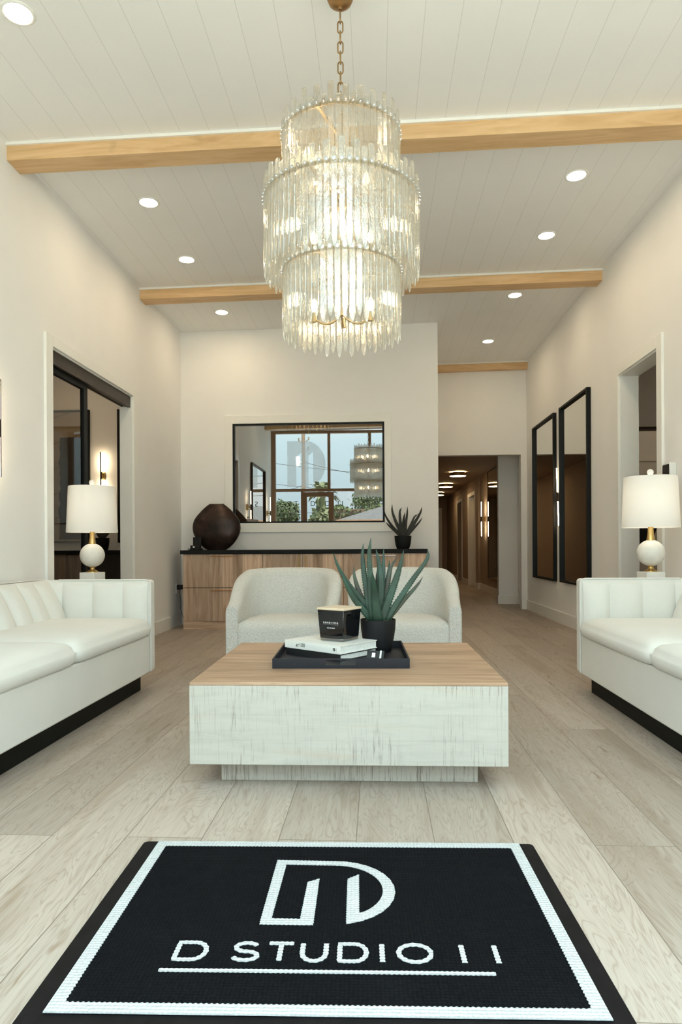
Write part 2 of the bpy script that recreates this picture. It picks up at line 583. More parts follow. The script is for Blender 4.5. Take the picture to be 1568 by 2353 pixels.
M['pole'] = plain('weathered_pole', (0.24, 0.16, 0.105, 1), 0.9, var=0.2, scale=6)
M['wire'] = plain('power_line_rubber', (0.03, 0.03, 0.03, 1), 0.6, var=0.1)
M['shingle'] = plain('grey_roof_shingle', (0.10, 0.098, 0.095, 1), 0.9, var=0.35, scale=14)
M['stucco'] = plain('house_stucco', (0.55, 0.50, 0.43, 1), 0.9, var=0.05)
M['decal_grey'] = plain('grey_window_film', (0.42, 0.45, 0.46, 1), 0.8, var=0.02)
M['decal_pale'] = plain('pale_window_film', (0.75, 0.78, 0.78, 1), 0.8, var=0.02)


def film(name, col, alpha):
    n = N(name)
    n.p.inputs['Base Color'].default_value = col
    n.p.inputs['Roughness'].default_value = 0.6
    tr = n.new('BsdfTransparent')
    tl = n.new('BsdfTranslucent')
    tl.inputs[0].default_value = col
    a = n.new('MixShader')
    a.inputs[0].default_value = 0.5
    n.link(n.p.outputs[0], a.inputs[1])
    n.link(tl.outputs[0], a.inputs[2])
    b = n.new('MixShader')
    b.inputs[0].default_value = alpha
    n.link(tr.outputs[0], b.inputs[1])
    n.link(a.outputs[0], b.inputs[2])
    n.link(b.outputs[0], n.out.inputs['Surface'])
    return n.m


M['film_grey'] = film('frosted_grey_film', (0.62, 0.64, 0.65, 1), 0.38)


def art_material():
    n = N('abstract_painting')
    v = n.coord()
    f = n.noise(v, 1.4, 3)
    c = n.ramp(f, [(0.35, (0.23, 0.19, 0.135)), (0.65, (0.31, 0.26, 0.19))])
    w = n.new('TexWave', wave_type='BANDS', bands_direction='Z')
    w.inputs['Scale'].default_value = 0.9
    w.inputs['Distortion'].default_value = 1.2
    m = n.new('Mapping')
    m.inputs['Rotation'].default_value = (0, 0.35, 0)
    n.link(v, m.inputs[0])
    n.link(m.outputs[0], w.inputs['Vector'])
    c = n.mix(n.ramp(w.outputs[0], [(0.0, (0.6, 0.6, 0.6)), (0.015, (0, 0, 0))]), c, (0.10, 0.08, 0.06, 1))
    return n.set(c, 0.8)


M['art'] = art_material()

# ---------------------------------------------------------------- geometry helpers
def box(bm, x0, x1, y0, y1, z0, z1):
    v = [bm.verts.new(p) for p in ((x0, y0, z0), (x1, y0, z0), (x1, y1, z0), (x0, y1, z0),
                                   (x0, y0, z1), (x1, y0, z1), (x1, y1, z1), (x0, y1, z1))]
    for f in ((3, 2, 1, 0), (4, 5, 6, 7), (0, 1, 5, 4), (1, 2, 6, 5), (2, 3, 7, 6), (3, 0, 4, 7)):
        bm.faces.new([v[i] for i in f])
    return v


def hexa(bm, lo, hi):
    """box between two quads lo and hi (four points each, same winding)"""
    v = [bm.verts.new(p) for p in list(lo) + list(hi)]
    for f in ((3, 2, 1, 0), (4, 5, 6, 7), (0, 1, 5, 4), (1, 2, 6, 5), (2, 3, 7, 6), (3, 0, 4, 7)):
        bm.faces.new([v[i] for i in f])


def loft(bm, rings, cap=True, closed=True):
    """skin a list of equally long vertex rings"""
    R = [[bm.verts.new(p) for p in r] for r in rings]
    n = len(R[0])
    for a, b in zip(R, R[1:]):
        for i in range(n if closed else n - 1):
            j = (i + 1) % n
            try:
                bm.faces.new((a[i], a[j], b[j], b[i]))
            except ValueError:
                pass
    if cap:
        bm.faces.new(R[0][::-1])
        bm.faces.new(R[-1])
    return R


def lathe(bm, prof, c=(0, 0), n=40, cap=True):
    rings = [[(c[0] + max(r, 1e-4) * math.cos(2 * PI * i / n), c[1] + max(r, 1e-4) * math.sin(2 * PI * i / n), z)
              for i in range(n)] for r, z in prof]
    loft(bm, rings, cap)


def tube(bm, pts, r, n=10, closed=False):
    P = [Vector(p) for p in pts]
    m = len(P)
    rad = r if isinstance(r, (list, tuple)) else [r] * m
    rings = []
    up = None
    for i, p in enumerate(P):
        if closed:
            t = (P[(i + 1) % m] - P[i - 1]).normalized()
        else:
            t = (P[min(i + 1, m - 1)] - P[max(i - 1, 0)]).normalized()
        if up is None:
            up = Vector((0, 0, 1)) if abs(t.z) < 0.9 else Vector((1, 0, 0))
        a = t.cross(up).normalized()
        up = a.cross(t).normalized()
        rings.append([p + (a * math.cos(2 * PI * k / n) + up * math.sin(2 * PI * k / n)) * rad[i] for k in range(n)])
    if closed:
        rings.append(rings[0])
        R = [[bm.verts.new(q) for q in rr] for rr in rings[:-1]]
        for i in range(m):
            a, b = R[i], R[(i + 1) % m]
            for k in range(n):
                bm.faces.new((a[k], a[(k + 1) % n], b[(k + 1) % n], b[k]))
    else:
        loft(bm, rings)


def cyl(bm, a, b, r, n=16):
    tube(bm, [a, b], r, n)


def prism(bm, poly, place, d):
    """extrude a 2D polygon: place(u, v, w) puts it in space, w from 0 to d"""
    bot = [bm.verts.new(place(u, v, 0)) for u, v in poly]
    top = [bm.verts.new(place(u, v, d)) for u, v in poly]
    n = len(poly)
    bm.faces.new(bot[::-1])
    bm.faces.new(top)
    for i in range(n):
        j = (i + 1) % n
        bm.faces.new((bot[i], bot[j], top[j], top[i]))


def strip(bm, left, right, place, d, closed=False):
    """flat ribbon between two polylines, d thick"""
    n = len(left)
    A = [[bm.verts.new(place(*p, w)) for p in side] for side in (left, right) for w in (0, d)]
    l0, l1, r0, r1 = A
    rng = range(n if closed else n - 1)
    for i in rng:
        j = (i + 1) % n
        bm.faces.new((l1[i], l1[j], r1[j], r1[i]))
        bm.faces.new((l0[j], l0[i], r0[i], r0[j]))
        bm.faces.new((l0[i], l0[j], l1[j], l1[i]))
        bm.faces.new((r0[j], r0[i], r1[i], r1[j]))
    if not closed:
        bm.faces.new((l0[0], l1[0], r1[0], r0[0]))
        bm.faces.new((l0[-1], r0[-1], r1[-1], l1[-1]))


def obj(name, bm, mat, parent=None, smooth=0, bevel=0.0, segs=2, kind=None):
    """link a bmesh as ONE mesh object; smooth = crease angle in degrees"""
    bmesh.ops.recalc_face_normals(bm, faces=bm.faces)
    me = bpy.data.meshes.new(name)
    bm.to_mesh(me)
    bm.free()
    me.materials.append(mat)
    if smooth:
        me.polygons.foreach_set('use_smooth', [True] * len(me.polygons))
        if smooth < 180:
            me.set_sharp_from_angle(angle=math.radians(smooth))
    o = bpy.data.objects.new(name, me)
    C.objects.link(o)
    if parent:
        o.parent = parent
    if bevel:
        b = o.modifiers.new('bevel', 'BEVEL')
        b.width = bevel
        b.segments = segs
        b.limit_method = 'ANGLE'
        b.angle_limit = math.radians(40)
        b.harden_normals = False
        if not smooth:
            me.polygons.foreach_set('use_smooth', [True] * len(me.polygons))
            me.set_sharp_from_angle(angle=math.radians(60))
    if kind:
        o['kind'] = kind
    return o


def B():
    return bmesh.new()


def boxes(*bs):
    bm = B()
    for b in bs:
        box(bm, *b)
    return bm


def thing(name, label, cat, loc=(0, 0, 0), rz=0.0, group=None):
    o = bpy.data.objects.new(name, None)
    o.empty_display_size = 0.1
    C.objects.link(o)
    o.location = loc
    o.rotation_euler = (0, 0, rz)
    o['label'] = label
    o['category'] = cat
    if group:
        o['group'] = group
    return o


def tag(o, label, cat, group=None, kind=None):
    o['label'] = label
    o['category'] = cat
    if group:
        o['group'] = group
    if kind:
        o['kind'] = kind
    return o


def struct(name, bm, mat, parent=None, **kw):
    return obj(name, bm, mat, parent, kind='structure' if parent is None else None, **kw)


def dup(root, loc, rz=None, label=None, group=None):
    """copy a thing with its parts and their parts"""
    def rec(o, parent):
        c = o.copy()
        C.objects.link(c)
        if parent:
            c.parent = parent
        for ch in list(o.children):
            rec(ch, c)
        return c
    r = rec(root, None)
    r.location = loc
    if rz is not None:
        r.rotation_euler = (0, 0, rz)
    if label:
        r['label'] = label
    if group:
        r['group'] = group
    return r


def text_bm(body, size, extrude=0.0006, spacing=1.0, shear=0.0, align='CENTER'):
    cu = bpy.data.curves.new('lettering', 'FONT')
    cu.body = body
    cu.size = size
    cu.extrude = extrude
    cu.space_character = spacing
    cu.shear = shear
    cu.align_x = align
    cu.resolution_u = 4
    ob = bpy.data.objects.new('lettering_source', cu)
    C.objects.link(ob)
    me = bpy.data.meshes.new_from_object(ob.evaluated_get(bpy.context.evaluated_depsgraph_get()))
    bm = B()
    bm.from_mesh(me)
    bpy.data.objects.remove(ob)
    bpy.data.meshes.remove(me)
    bpy.data.curves.remove(cu)
    return bm


def move(bm, mat):
    bmesh.ops.transform(bm, matrix=mat, verts=bm.verts)
    return bm


def densify(poly, step, amp, closed=True):
    """walk a polygon in small steps, beads in and out by amp: the looped edge of a mat"""
    out = []
    n = len(poly)
    k = 0
    for i in range(n if closed else n - 1):
        a, b = Vector(poly[i]), Vector(poly[(i + 1) % n])
        d = b - a
        L = d.length
        m = max(1, int(L / step))
        nr = Vector((-d.y, d.x)).normalized()
        for j in range(m):
            p = a + d * (j / m)
            if m > 2 and j > 0:
                p = p + nr * (amp if k % 2 else -amp)
            k += 1
            out.append((p.x, p.y))
    if not closed:
        out.append(tuple(poly[-1]))
    return out


# ---------------------------------------------------------------- the room shell
XL, XR, BW, HW, BX = -2.395, 2.223, 8.065, 10.0, 0.743
FW = 1.05                                   # inner face of the glass front
def CZ(x):                                   # underside of the gently sloping ceiling
    return 3.618 + 0.0152 * x
TOPZ = 3.95
WT = 0.12

struct('floor', boxes((-5.8, 6.2, FW - 0.12, 22.2, -0.12, 0.0)), M['floor'])

bm = B()
xa, xb = -5.8, 6.2
hexa(bm, [(xa, FW - 0.12, CZ(xa)), (xb, FW - 0.12, CZ(xb)), (xb, 11.9, CZ(xb)), (xa, 11.9, CZ(xa))],
     [(xa, FW - 0.12, 4.05), (xb, FW - 0.12, 4.05), (xb, 11.9, 4.05), (xa, 11.9, 4.05)])
struct('ceiling', bm, M['ceiling'])

# left wall with the sliding-door opening
LD0, LD1, LDZ = 4.79, 6.43, 2.43
struct('wall_left', boxes((XL - WT, XL, FW - 0.12, LD0, 0, TOPZ), (XL - WT, XL, LD1, 11.6, 0, TOPZ),
                          (XL - WT, XL, LD0, LD1, LDZ, TOPZ)), M['wall'])
# right wall with the cased opening
RD0, RD1, RDZ, RT = 5.37, 6.21, 2.49, 0.163
struct('wall_right', boxes((XR, XR + RT, FW - 0.12, RD0, 0, TOPZ), (XR, XR + RT, RD1, 10.12, 0, TOPZ),
                           (XR, XR + RT, RD0, RD1, RDZ, TOPZ)), M['wall'])
# back wall with the inner window
WX0, WX1, WZ0, WZ1 = -1.745, 0.092, 1.236, 2.445
struct('wall_back', boxes((XL, WX0, BW, BW + WT, 0, TOPZ), (WX1, BX, BW, BW + WT, 0, TOPZ),
                          (WX0, WX1, BW, BW + WT, 0, WZ0), (WX0, WX1, BW, BW + WT, WZ1, TOPZ),
                          (BX - WT, BX, BW + WT, HW + WT, 0, TOPZ)), M['wall'])
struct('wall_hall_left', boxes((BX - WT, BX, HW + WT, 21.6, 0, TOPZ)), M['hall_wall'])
# wall above and beside the hall opening
HOX, HOZ = 2.138, 2.293
struct('wall_hall', boxes((BX, XR, HW, HW + WT, HOZ, TOPZ), (HOX, XR, HW, HW + WT, 0, HOZ)), M['wall'])

# hall beyond
HC = 2.44
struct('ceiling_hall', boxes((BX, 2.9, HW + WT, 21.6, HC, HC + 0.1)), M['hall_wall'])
struct('wall_hall_right', boxes(
    (2.30, 2.42, HW + WT, 10.91, 0, HC),            # niche with a door
    (1.969, 2.42, 10.91, 11.03, 0, HC)), M['wall'])  # pier facing the lounge
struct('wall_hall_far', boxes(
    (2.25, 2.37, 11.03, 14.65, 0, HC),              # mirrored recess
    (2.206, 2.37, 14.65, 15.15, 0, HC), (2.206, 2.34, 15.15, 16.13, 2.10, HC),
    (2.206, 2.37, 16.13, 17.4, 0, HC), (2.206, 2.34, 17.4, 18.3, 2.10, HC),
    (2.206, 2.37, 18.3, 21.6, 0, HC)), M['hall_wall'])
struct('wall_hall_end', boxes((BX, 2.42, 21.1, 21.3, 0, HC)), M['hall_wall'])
struct('baseboard_hall', boxes((1.955, 2.30, 10.896, 10.91, 0, 0.135), (1.955, 1.969, 10.91, 11.03, 0, 0.135),
                               (2.235, 2.25, 11.03, 14.64, 0, 0.135),
                               (2.192, 2.32, 14.636, 14.65, 0, 0.135), (2.192, 2.206, 14.65, 15.06, 0, 0.135),
                               (2.192, 2.206, 16.22, 17.31, 0, 0.135), (2.192, 2.206, 18.39, 21.08, 0, 0.135)), M['trim'])

# neighbouring rooms
struct('wall_left_room', boxes((-5.7, XL - WT, 9.6, 9.72, 0, TOPZ), (-5.7, -5.58, 3.2, 9.6, 0, TOPZ),
                               (-5.58, XL - WT, 3.2, 3.32, 0, TOPZ)), M['wall'])
struct('wall_right_room', boxes((XR + RT, 2.95, 8.6, 8.72, 0, TOPZ), (2.95, 6.1, 8.6, 8.72, 2.43, TOPZ),
                                (XR + RT, 6.1, 11.1, 11.22, 0, TOPZ), (6.0, 6.1, 3.2, 11.1, 0, TOPZ),
                                (XR + RT, 6.0, 3.2, 3.32, 0, TOPZ)), M['wall'])
struct('wall_meeting_room', boxes((XL, BX - WT, 11.5, 11.62, 0, TOPZ)), M['wall'])
struct('trim_right_room', boxes((2.95, 6.0, 8.585, 8.735, 2.40, 2.43)), M['bronze_metal'])

# baseboards
bh, bt = 0.14, 0.016
struct('baseboard_left', boxes((XL, XL + bt, FW, 4.70, 0, bh), (XL, XL + bt, 6.52, 7.58, 0, bh)), M['trim'], bevel=0.002)
struct('baseboard_right', boxes((XR - bt, XR, FW, 5.275, 0, bh), (XR - bt, XR, 6.305, HW - 0.016, 0, bh)), M['trim'], bevel=0.002)
struct('baseboard_back', boxes((0.58, BX + bt, BW - bt, BW, 0, bh), (HOX, XR - bt, HW - bt, HW, 0, bh)), M['trim'], bevel=0.002)

# door casings
ct = 0.021
def casing(name, x, s, y0, y1, zt, yo0, yo1, zo):
    a, b = sorted((x, x + s * ct))
    bm = boxes((a, b, yo0, y0, 0, zo), (a, b, y1, yo1, 0, zo), (a, b, y0, y1, zt, zo))
    return struct(name, bm, M['trim'], bevel=0.002)
casing('trim_left_doorway', XL, 1, LD0, LD1, LDZ, 4.69, 6.525, 2.508)
casing('trim_right_doorway', XR, -1, RD0, RD1, RDZ, 5.275, 6.305, 2.585)
struct('trim_left_jamb', boxes((XL - WT, XL, LD0, LD0 + 0.012, 0, LDZ), (XL - WT, XL, LD1 - 0.012, LD1, 0, LDZ),
                               (XL - WT, XL, LD0 + 0.012, LD1 - 0.012, LDZ - 0.010, LDZ)), M['trim'])
struct('trim_right_jamb', boxes((XR, XR + RT, RD0, RD0 + 0.012, 0, RDZ), (XR, XR + RT, RD1 - 0.012, RD1, 0, RDZ),
                                (XR, XR + RT, RD0 + 0.012, RD1 - 0.012, RDZ - 0.012, RDZ)), M['trim'])

# inner window: white casing, black frame, tinted pane
w1 = struct('window_1', boxes((WX0 - 0.005, WX0 + 0.018, BW - 0.012, BW + 0.06, WZ0, WZ1), (WX1 - 0.018, WX1 + 0.005, BW - 0.012, BW + 0.06, WZ0, WZ1),
                              (WX0 + 0.018, WX1 - 0.018, BW - 0.012, BW + 0.06, WZ1 - 0.018, WZ1), (WX0 + 0.018, WX1 - 0.018, BW - 0.012, BW + 0.06, WZ0, WZ0 + 0.018)),
            M['black_metal'])
obj('window_casing', boxes((-1.847, WX0 - 0.006, BW - 0.02, BW, 1.122, 2.547), (WX1 + 0.006, 0.178, BW - 0.02, BW, 1.122, 2.547),
                           (WX0 - 0.006, WX1 + 0.006, BW - 0.02, BW, WZ1 + 0.003, 2.547), (WX0 - 0.006, WX1 + 0.006, BW - 0.02, BW, 1.122, WZ0 - 0.003)),
    M['trim'], w1, bevel=0.0015)
obj('pane', boxes((WX0 + 0.018, WX1 - 0.018, BW + 0.010, BW + 0.016, WZ0 + 0.018, WZ1 - 0.018)), M['pane_inner'], w1)

# glass front behind the camera: brown mullions, transom, a fixed door leaf, an open doorway
fy0, fy1 = FW - 0.10, FW
fr = M['front_frame']
w2 = struct('window_2', boxes(
    (XL, -2.30, fy0, fy1, 0, CZ(XL)), (2.13, XR, fy0, fy1, 0, CZ(2.1)),
    (-2.30, 2.13, fy0, fy1, 3.525, CZ(-2.3)),
    (-2.30, 2.13, fy0, fy1, 2.205, 2.265), (-2.30, -1.67, fy0, fy1, 0, 0.08), (1.08, 2.13, fy0, fy1, 0, 0.08),
    (-1.108, -1.046, fy0, fy1, 2.265, 3.525), (-0.178, -0.117, fy0, fy1, 2.265, 3.525), (1.02, 1.08, fy0, fy1, 2.265, 3.525),
    (-1.72, -1.665, fy0, fy1, 0.0, 2.205), (1.02, 1.08, fy0, fy1, 0, 2.205)), fr)
obj('pane', boxes((-2.30, -1.108, FW - 0.055, FW - 0.047, 2.265, 3.525), (-1.046, -0.178, FW - 0.055, FW - 0.047, 2.265, 3.525),
                  (-0.117, 1.02, FW - 0.055, FW - 0.047, 2.265, 3.525), (1.08, 2.13, FW - 0.055, FW - 0.047, 2.265, 3.525),
                  (-2.30, -1.72, FW - 0.055, FW - 0.047, 0.08, 2.205), (1.08, 2.13, FW - 0.055, FW - 0.047, 0.08, 2.205),
                  (-0.965, -0.66, FW - 0.055, FW - 0.047, 0.0, 2.205)), M['pane_front'], w2)
d2 = struct('door_2', boxes((-1.664, -1.586, fy0 + 0.02, fy1 - 0.02, 0.01, 2.19), (-1.09, -0.972, fy0 + 0.02, fy1 - 0.02, 0.01, 2.19),
                            (-1.586, -1.09, fy0 + 0.02, fy1 - 0.02, 2.085, 2.19), (-1.586, -1.09, fy0 + 0.02, fy1 - 0.02, 0.01, 0.22)), fr)
obj('pane', boxes((-1.586, -1.09, FW - 0.055, FW - 0.047, 0.22, 2.085)), M['pane_front'], d2)
# window film: the D-shaped emblem and the studio's name, read from the street
yf = FW - 0.062
place_f = lambda u, v, w: (u, yf - w, v)
arc = lambda cx, cz, rx, rz, a0, a1, n: [(cx + rx * math.cos(math.radians(a0 + (a1 - a0) * i / n)), cz + rz * math.sin(math.radians(a0 + (a1 - a0) * i / n))) for i in range(n + 1)]
bm = B()
outer = [(-2.035, 2.31), (-2.035, 3.36)] + [(-1.62, 3.36)] + arc(-1.62, 2.83, 0.46, 0.53, 80, -55, 18)
prism(bm, [(-2.035, 2.31), (-1.83, 2.31), (-1.83, 3.0), (-1.71, 3.10), (-1.71, 2.31), (-1.55, 2.31), (-1.55, 3.02), (-1.44, 3.12), (-1.44, 2.42)]
      + arc(-1.62, 2.83, 0.46, 0.53, -45, 85, 18) + [(-2.035, 3.36)], place_f, 0.001)
obj('window_emblem', bm, M['film_grey'], w2)
tb = text_bm('S T U D I O  11', 0.165, 0.0005, 1.25)
xs = [v.co.x for v in tb.verts]
sx = 1.27 / (max(xs) - min(xs))
move(tb, Matrix.Translation((-1.39, yf - 0.012, 1.875)) @ Matrix.Rotation(PI / 2, 4, 'X') @ Matrix.Diagonal((sx, 1, 1, 1)))
obj('window_lettering', tb, M['ink'], w2)

# ceiling beams: maple box beams with a white strip along the top edge
def beam(y, x0, x1, h, d, label):
    r = thing('ceiling_beam', label, 'ceiling beam', (0, 0, 0), group='maple beams under the ceiling')
    bm = B()
    e = 0.006
    hexa(bm, [(x0, y, CZ(x0) - h), (x1, y, CZ(x1) - h), (x1, y + d, CZ(x1) - h), (x0, y + d, CZ(x0) - h)],
         [(x0, y, CZ(x0)), (x1, y, CZ(x1)), (x1, y + d, CZ(x1)), (x0, y + d, CZ(x0))])
    obj('beam_casing', bm, M['maple'], r, bevel=0.002)
    bm = B()
    hexa(bm, [(x0, y - 0.014, CZ(x0) - 0.018), (x1, y - 0.014, CZ(x1) - 0.018), (x1, y, CZ(x1) - 0.018), (x0, y, CZ(x0) - 0.018)],
         [(x0, y - 0.014, CZ(x0)), (x1, y - 0.014, CZ(x1)), (x1, y, CZ(x1)), (x0, y, CZ(x0))])
    obj('white_strip', bm, M['trim'], r)
    return r
BH, BD = 0.112, 0.162
beam(1.776, XL, XR, BH, BD, 'light maple beam above the glass front, seen mirrored in the inner window')
beam(4.222, XL, XR, BH, BD, 'long light maple ceiling beam nearest the viewer, behind the chandelier top')
beam(6.665, XL, XR, BH, BD, 'second light maple ceiling beam, behind the middle of the chandelier')
beam(9.90, BX, XR, BH, 0.097, 'short maple beam against the wall above the hallway opening')

# recessed downlights
def downlight(x, y, label):
    z = CZ(x)
    r = thing('recessed_light', label, 'ceiling light', (x, y, z), group='round recessed lights in the plank ceiling')
    r.rotation_euler = (0, -math.atan(0.0152), 0)
    bm = B()
    lathe(bm, [(0.066, -0.004), (0.070, -0.006), (0.080, -0.004), (0.084, 0.0), (0.084, 0.004), (0.066, 0.004)], n=40, cap=False)
    obj('trim_ring', bm, M['trim'], r, smooth=60)
    bm = B()
    lathe(bm, [(0.067, -0.0035), (0.067, 0.004)], n=40)
    obj('lens', bm, M['downlight'], r)
    return r
for x, y, lab in ((-1.76, 3.21, 'largest recessed light, in the top left corner of the ceiling'),
                  (1.485, 3.23, 'recessed light over the right sofa, nearest of the right row'),
                  (-1.735, 5.03, 'left recessed light just past the nearest maple beam'),
                  (1.47, 4.95, 'right recessed light just past the nearest maple beam'),
                  (-1.734, 6.05, 'left recessed light just in front of the second beam'),
                  (1.49, 5.89, 'right recessed light just in front of the second beam'),
                  (-1.731, 7.43, 'left recessed light near the back wall, beyond the second beam'),
                  (1.501, 7.27, 'right recessed light between second beam and the back wall edge'),
                  (1.48, 8.88, 'farthest recessed light, before the short beam over the hallway')):
    downlight(x, y, lab)
downlight(-5.0, 8.4, 'added unseen fill light before the large picture in the side room behind the left doorway')  # unseen fill lights, added to brighten the left side room
downlight(-4.0, 8.5, 'added unseen fill light before the sconce wall of the side room behind the left doorway')
downlight(-4.1, 6.2, 'added unseen fill light in the side room behind the left doorway')
downlight(4.2, 6.4, 'added unseen fill light in the room behind the right doorway')  # fill lights out of view, added to light the right room
downlight(4.6, 9.9, 'added unseen fill light in the far part of the right room')

# left doorway: sliding door in a dark bronze track
d1 = struct('door_1', boxes((XL - 0.105, XL - 0.012, LD0 + 0.012, LD1 - 0.012, LDZ - 0.07, LDZ - 0.010),
                            (XL - 0.040, XL - 0.012, LD0 + 0.012, LD1 - 0.012, LDZ - 0.112, LDZ - 0.07),
                            (XL - 0.070, XL - 0.055, LD0 + 0.012, LD1 - 0.012, LDZ - 0.104, LDZ - 0.07),
                            (XL - 0.105, XL - 0.085, LD0 + 0.012, LD1 - 0.012, LDZ - 0.104, LDZ - 0.07)), M['bronze_metal'])
obj('sliding_frame', boxes((XL - 0.082, XL - 0.046, 5.455, 5.525, 0.01, LDZ - 0.105), (XL - 0.082, XL - 0.046, LD0 + 0.015, LD0 + 0.05, 0.01, LDZ - 0.105),
                           (XL - 0.082, XL - 0.046, LD0 + 0.05, 5.455, LDZ - 0.16, LDZ - 0.105), (XL - 0.082, XL - 0.046, LD0 + 0.05, 5.455, 0.01, 0.09)),
    M['black_metal'], d1, bevel=0.002)
obj('pane', boxes((XL - 0.068, XL - 0.062, LD0 + 0.05, 5.455, 0.09, LDZ - 0.16)), M['pane_smoke'], d1)
# hall doors
def panel_door(name, x0, x1, y0, y1, z1, mat, hx, hy):
    d = struct(name, boxes((x0, x1, y0, y1, 0.005, z1)), mat, bevel=0.002)
    bm = B()
    cyl(bm, (hx, hy, 1.0), (hx - 0.06, hy, 1.0), 0.011)
    cyl(bm, (hx - 0.055, hy - 0.01, 1.0), (hx - 0.055, hy + 0.11, 1.0), 0.009)
    obj('door_handle', bm, M['black_metal'], d, smooth=40)
    return d
panel_door('door_3', 2.285, 2.299, 10.22, 10.80, 2.08, M['trim'], 2.285, 10.32)
struct('trim_hall_niche', boxes((2.275, 2.30, 10.125, 10.215, 0, 2.10), (2.275, 2.30, 10.805, 10.905, 0, 2.10), (2.275, 2.30, 10.125, 10.905, 2.10, 2.20)), M['trim'])
panel_door('door_4', 2.33, 2.37, 15.16, 16.12, 2.09, M['trim'], 2.33, 15.3)
panel_door('door_5', 2.33, 2.37, 17.41, 18.29, 2.09, M['dark_door'], 2.33, 17.55)
struct('door_6', boxes((1.1, 1.95, 21.06, 21.10, 0.005, 2.05)), M['dark_door'])
struct('trim_hall_far', boxes((2.207, 2.34, 16.112, 16.13, 0, 2.1), (2.19, 2.206, 15.065, 15.15, 0, 2.18), (2.19, 2.206, 16.13, 16.215, 0, 2.18), (2.19, 2.206, 17.315, 17.4, 0, 2.18),
                              (2.19, 2.206, 18.3, 18.385, 0, 2.18), (2.19, 2.206, 15.15, 16.13, 2.1, 2.18), (2.19, 2.206, 17.4, 18.3, 2.1, 2.18),
                              (1.0, 1.095, 21.08, 21.1, 0, 2.14), (1.955, 2.05, 21.08, 21.1, 0, 2.14), (1.095, 1.955, 21.08, 21.1, 2.05, 2.14)), M['trim'])

# ---------------------------------------------------------------- sofas
def cushion_bm(x0, x1, y0, y1, z0, z1, crown, r=0.04, bulge=0.02):
    """soft block: superellipse layers, domed on top, bellied at the front"""
    bm = B()
    rings = []
    cx, cyy = (x0 + x1) / 2, (y0 + y1) / 2
    a, b = (x1 - x0) / 2, (y1 - y0) / 2
    n = 72
    lay = [(z0, 0.012), (z0 + 0.012, 0.0), ((z0 + z1) / 2, -bulge * 0.35), (z1 - r, 0.0), (z1 - r * 0.5, r * 0.16), (z1 - r * 0.15, r * 0.5)]
    for z, ins in lay:
        ring = []
        for i in range(n):
            t = 2 * PI * i / n
            c, s = math.cos(t), math.sin(t)
            p = 0.13
            ring.append((cx + (a - ins) * math.copysign(abs(c) ** p, c), cyy + (b - ins) * math.copysign(abs(s) ** p, s), z))
        rings.append(ring)
    for k in range(1, 9):
        f = 1 - k / 8.6
        ring = []
        for i in range(n):
            t = 2 * PI * i / n
            c, s = math.cos(t), math.sin(t)
            p = 0.13 + 0.5 * (1 - f)
            x = (a - r * 0.5) * f * math.copysign(abs(c) ** p, c)
            y = (b - r * 0.5) * f * math.copysign(abs(s) ** p, s)
            h = z1 - r * 0.15 + (crown + r * 0.15) * (1 - max(abs(x) / a, abs(y) / b) ** 3.2) ** 0.8
            ring.append((cx + x, cyy + y, h))
        rings.append(ring)
    loft(bm, rings)
    return bm


def tuft_bm(edges, prof, back, puff):
    """channel-tufted pad: edges = seams along the pad, prof = (depth, height, puff factor) up its face,
    back = depth of its flat back; returns points (along, depth, height)"""
    bm = B()
    us = []
    for a, b in zip(edges, edges[1:]):
        for i in range(16):
            g = 0.5 - 0.5 * math.cos(PI * i / 16)
            us.append((a + (b - a) * g, g))
    us.append((edges[-1], 0.0))
    grid = []
    for u, f in us:
        k = (1 - abs(2 * f - 1) ** 3.0)
        grid.append([bm.verts.new((u, d + puff * k * q, h)) for d, h, q in prof])
    rear = [[bm.verts.new((u, back, h)) for h in (prof[0][1], prof[-1][1])] for u, f in us]
    for i in range(len(us) - 1):
        for j in range(len(prof) - 1):
            bm.faces.new((grid[i][j], grid[i + 1][j], grid[i + 1][j + 1], grid[i][j + 1]))
        bm.faces.new((rear[i][0], rear[i][1], rear[i + 1][1], rear[i + 1][0]))
        bm.faces.new((grid[i][0], rear[i][0], rear[i + 1][0], grid[i + 1][0]))
        bm.faces.new((grid[i][-1], grid[i + 1][-1], rear[i + 1][1], rear[i][1]))
    bm.faces.new([rear[0][0]] + grid[0] + [rear[0][1]])
    bm.faces.new([rear[-1][1]] + grid[-1][::-1] + [rear[-1][0]])
    return bm


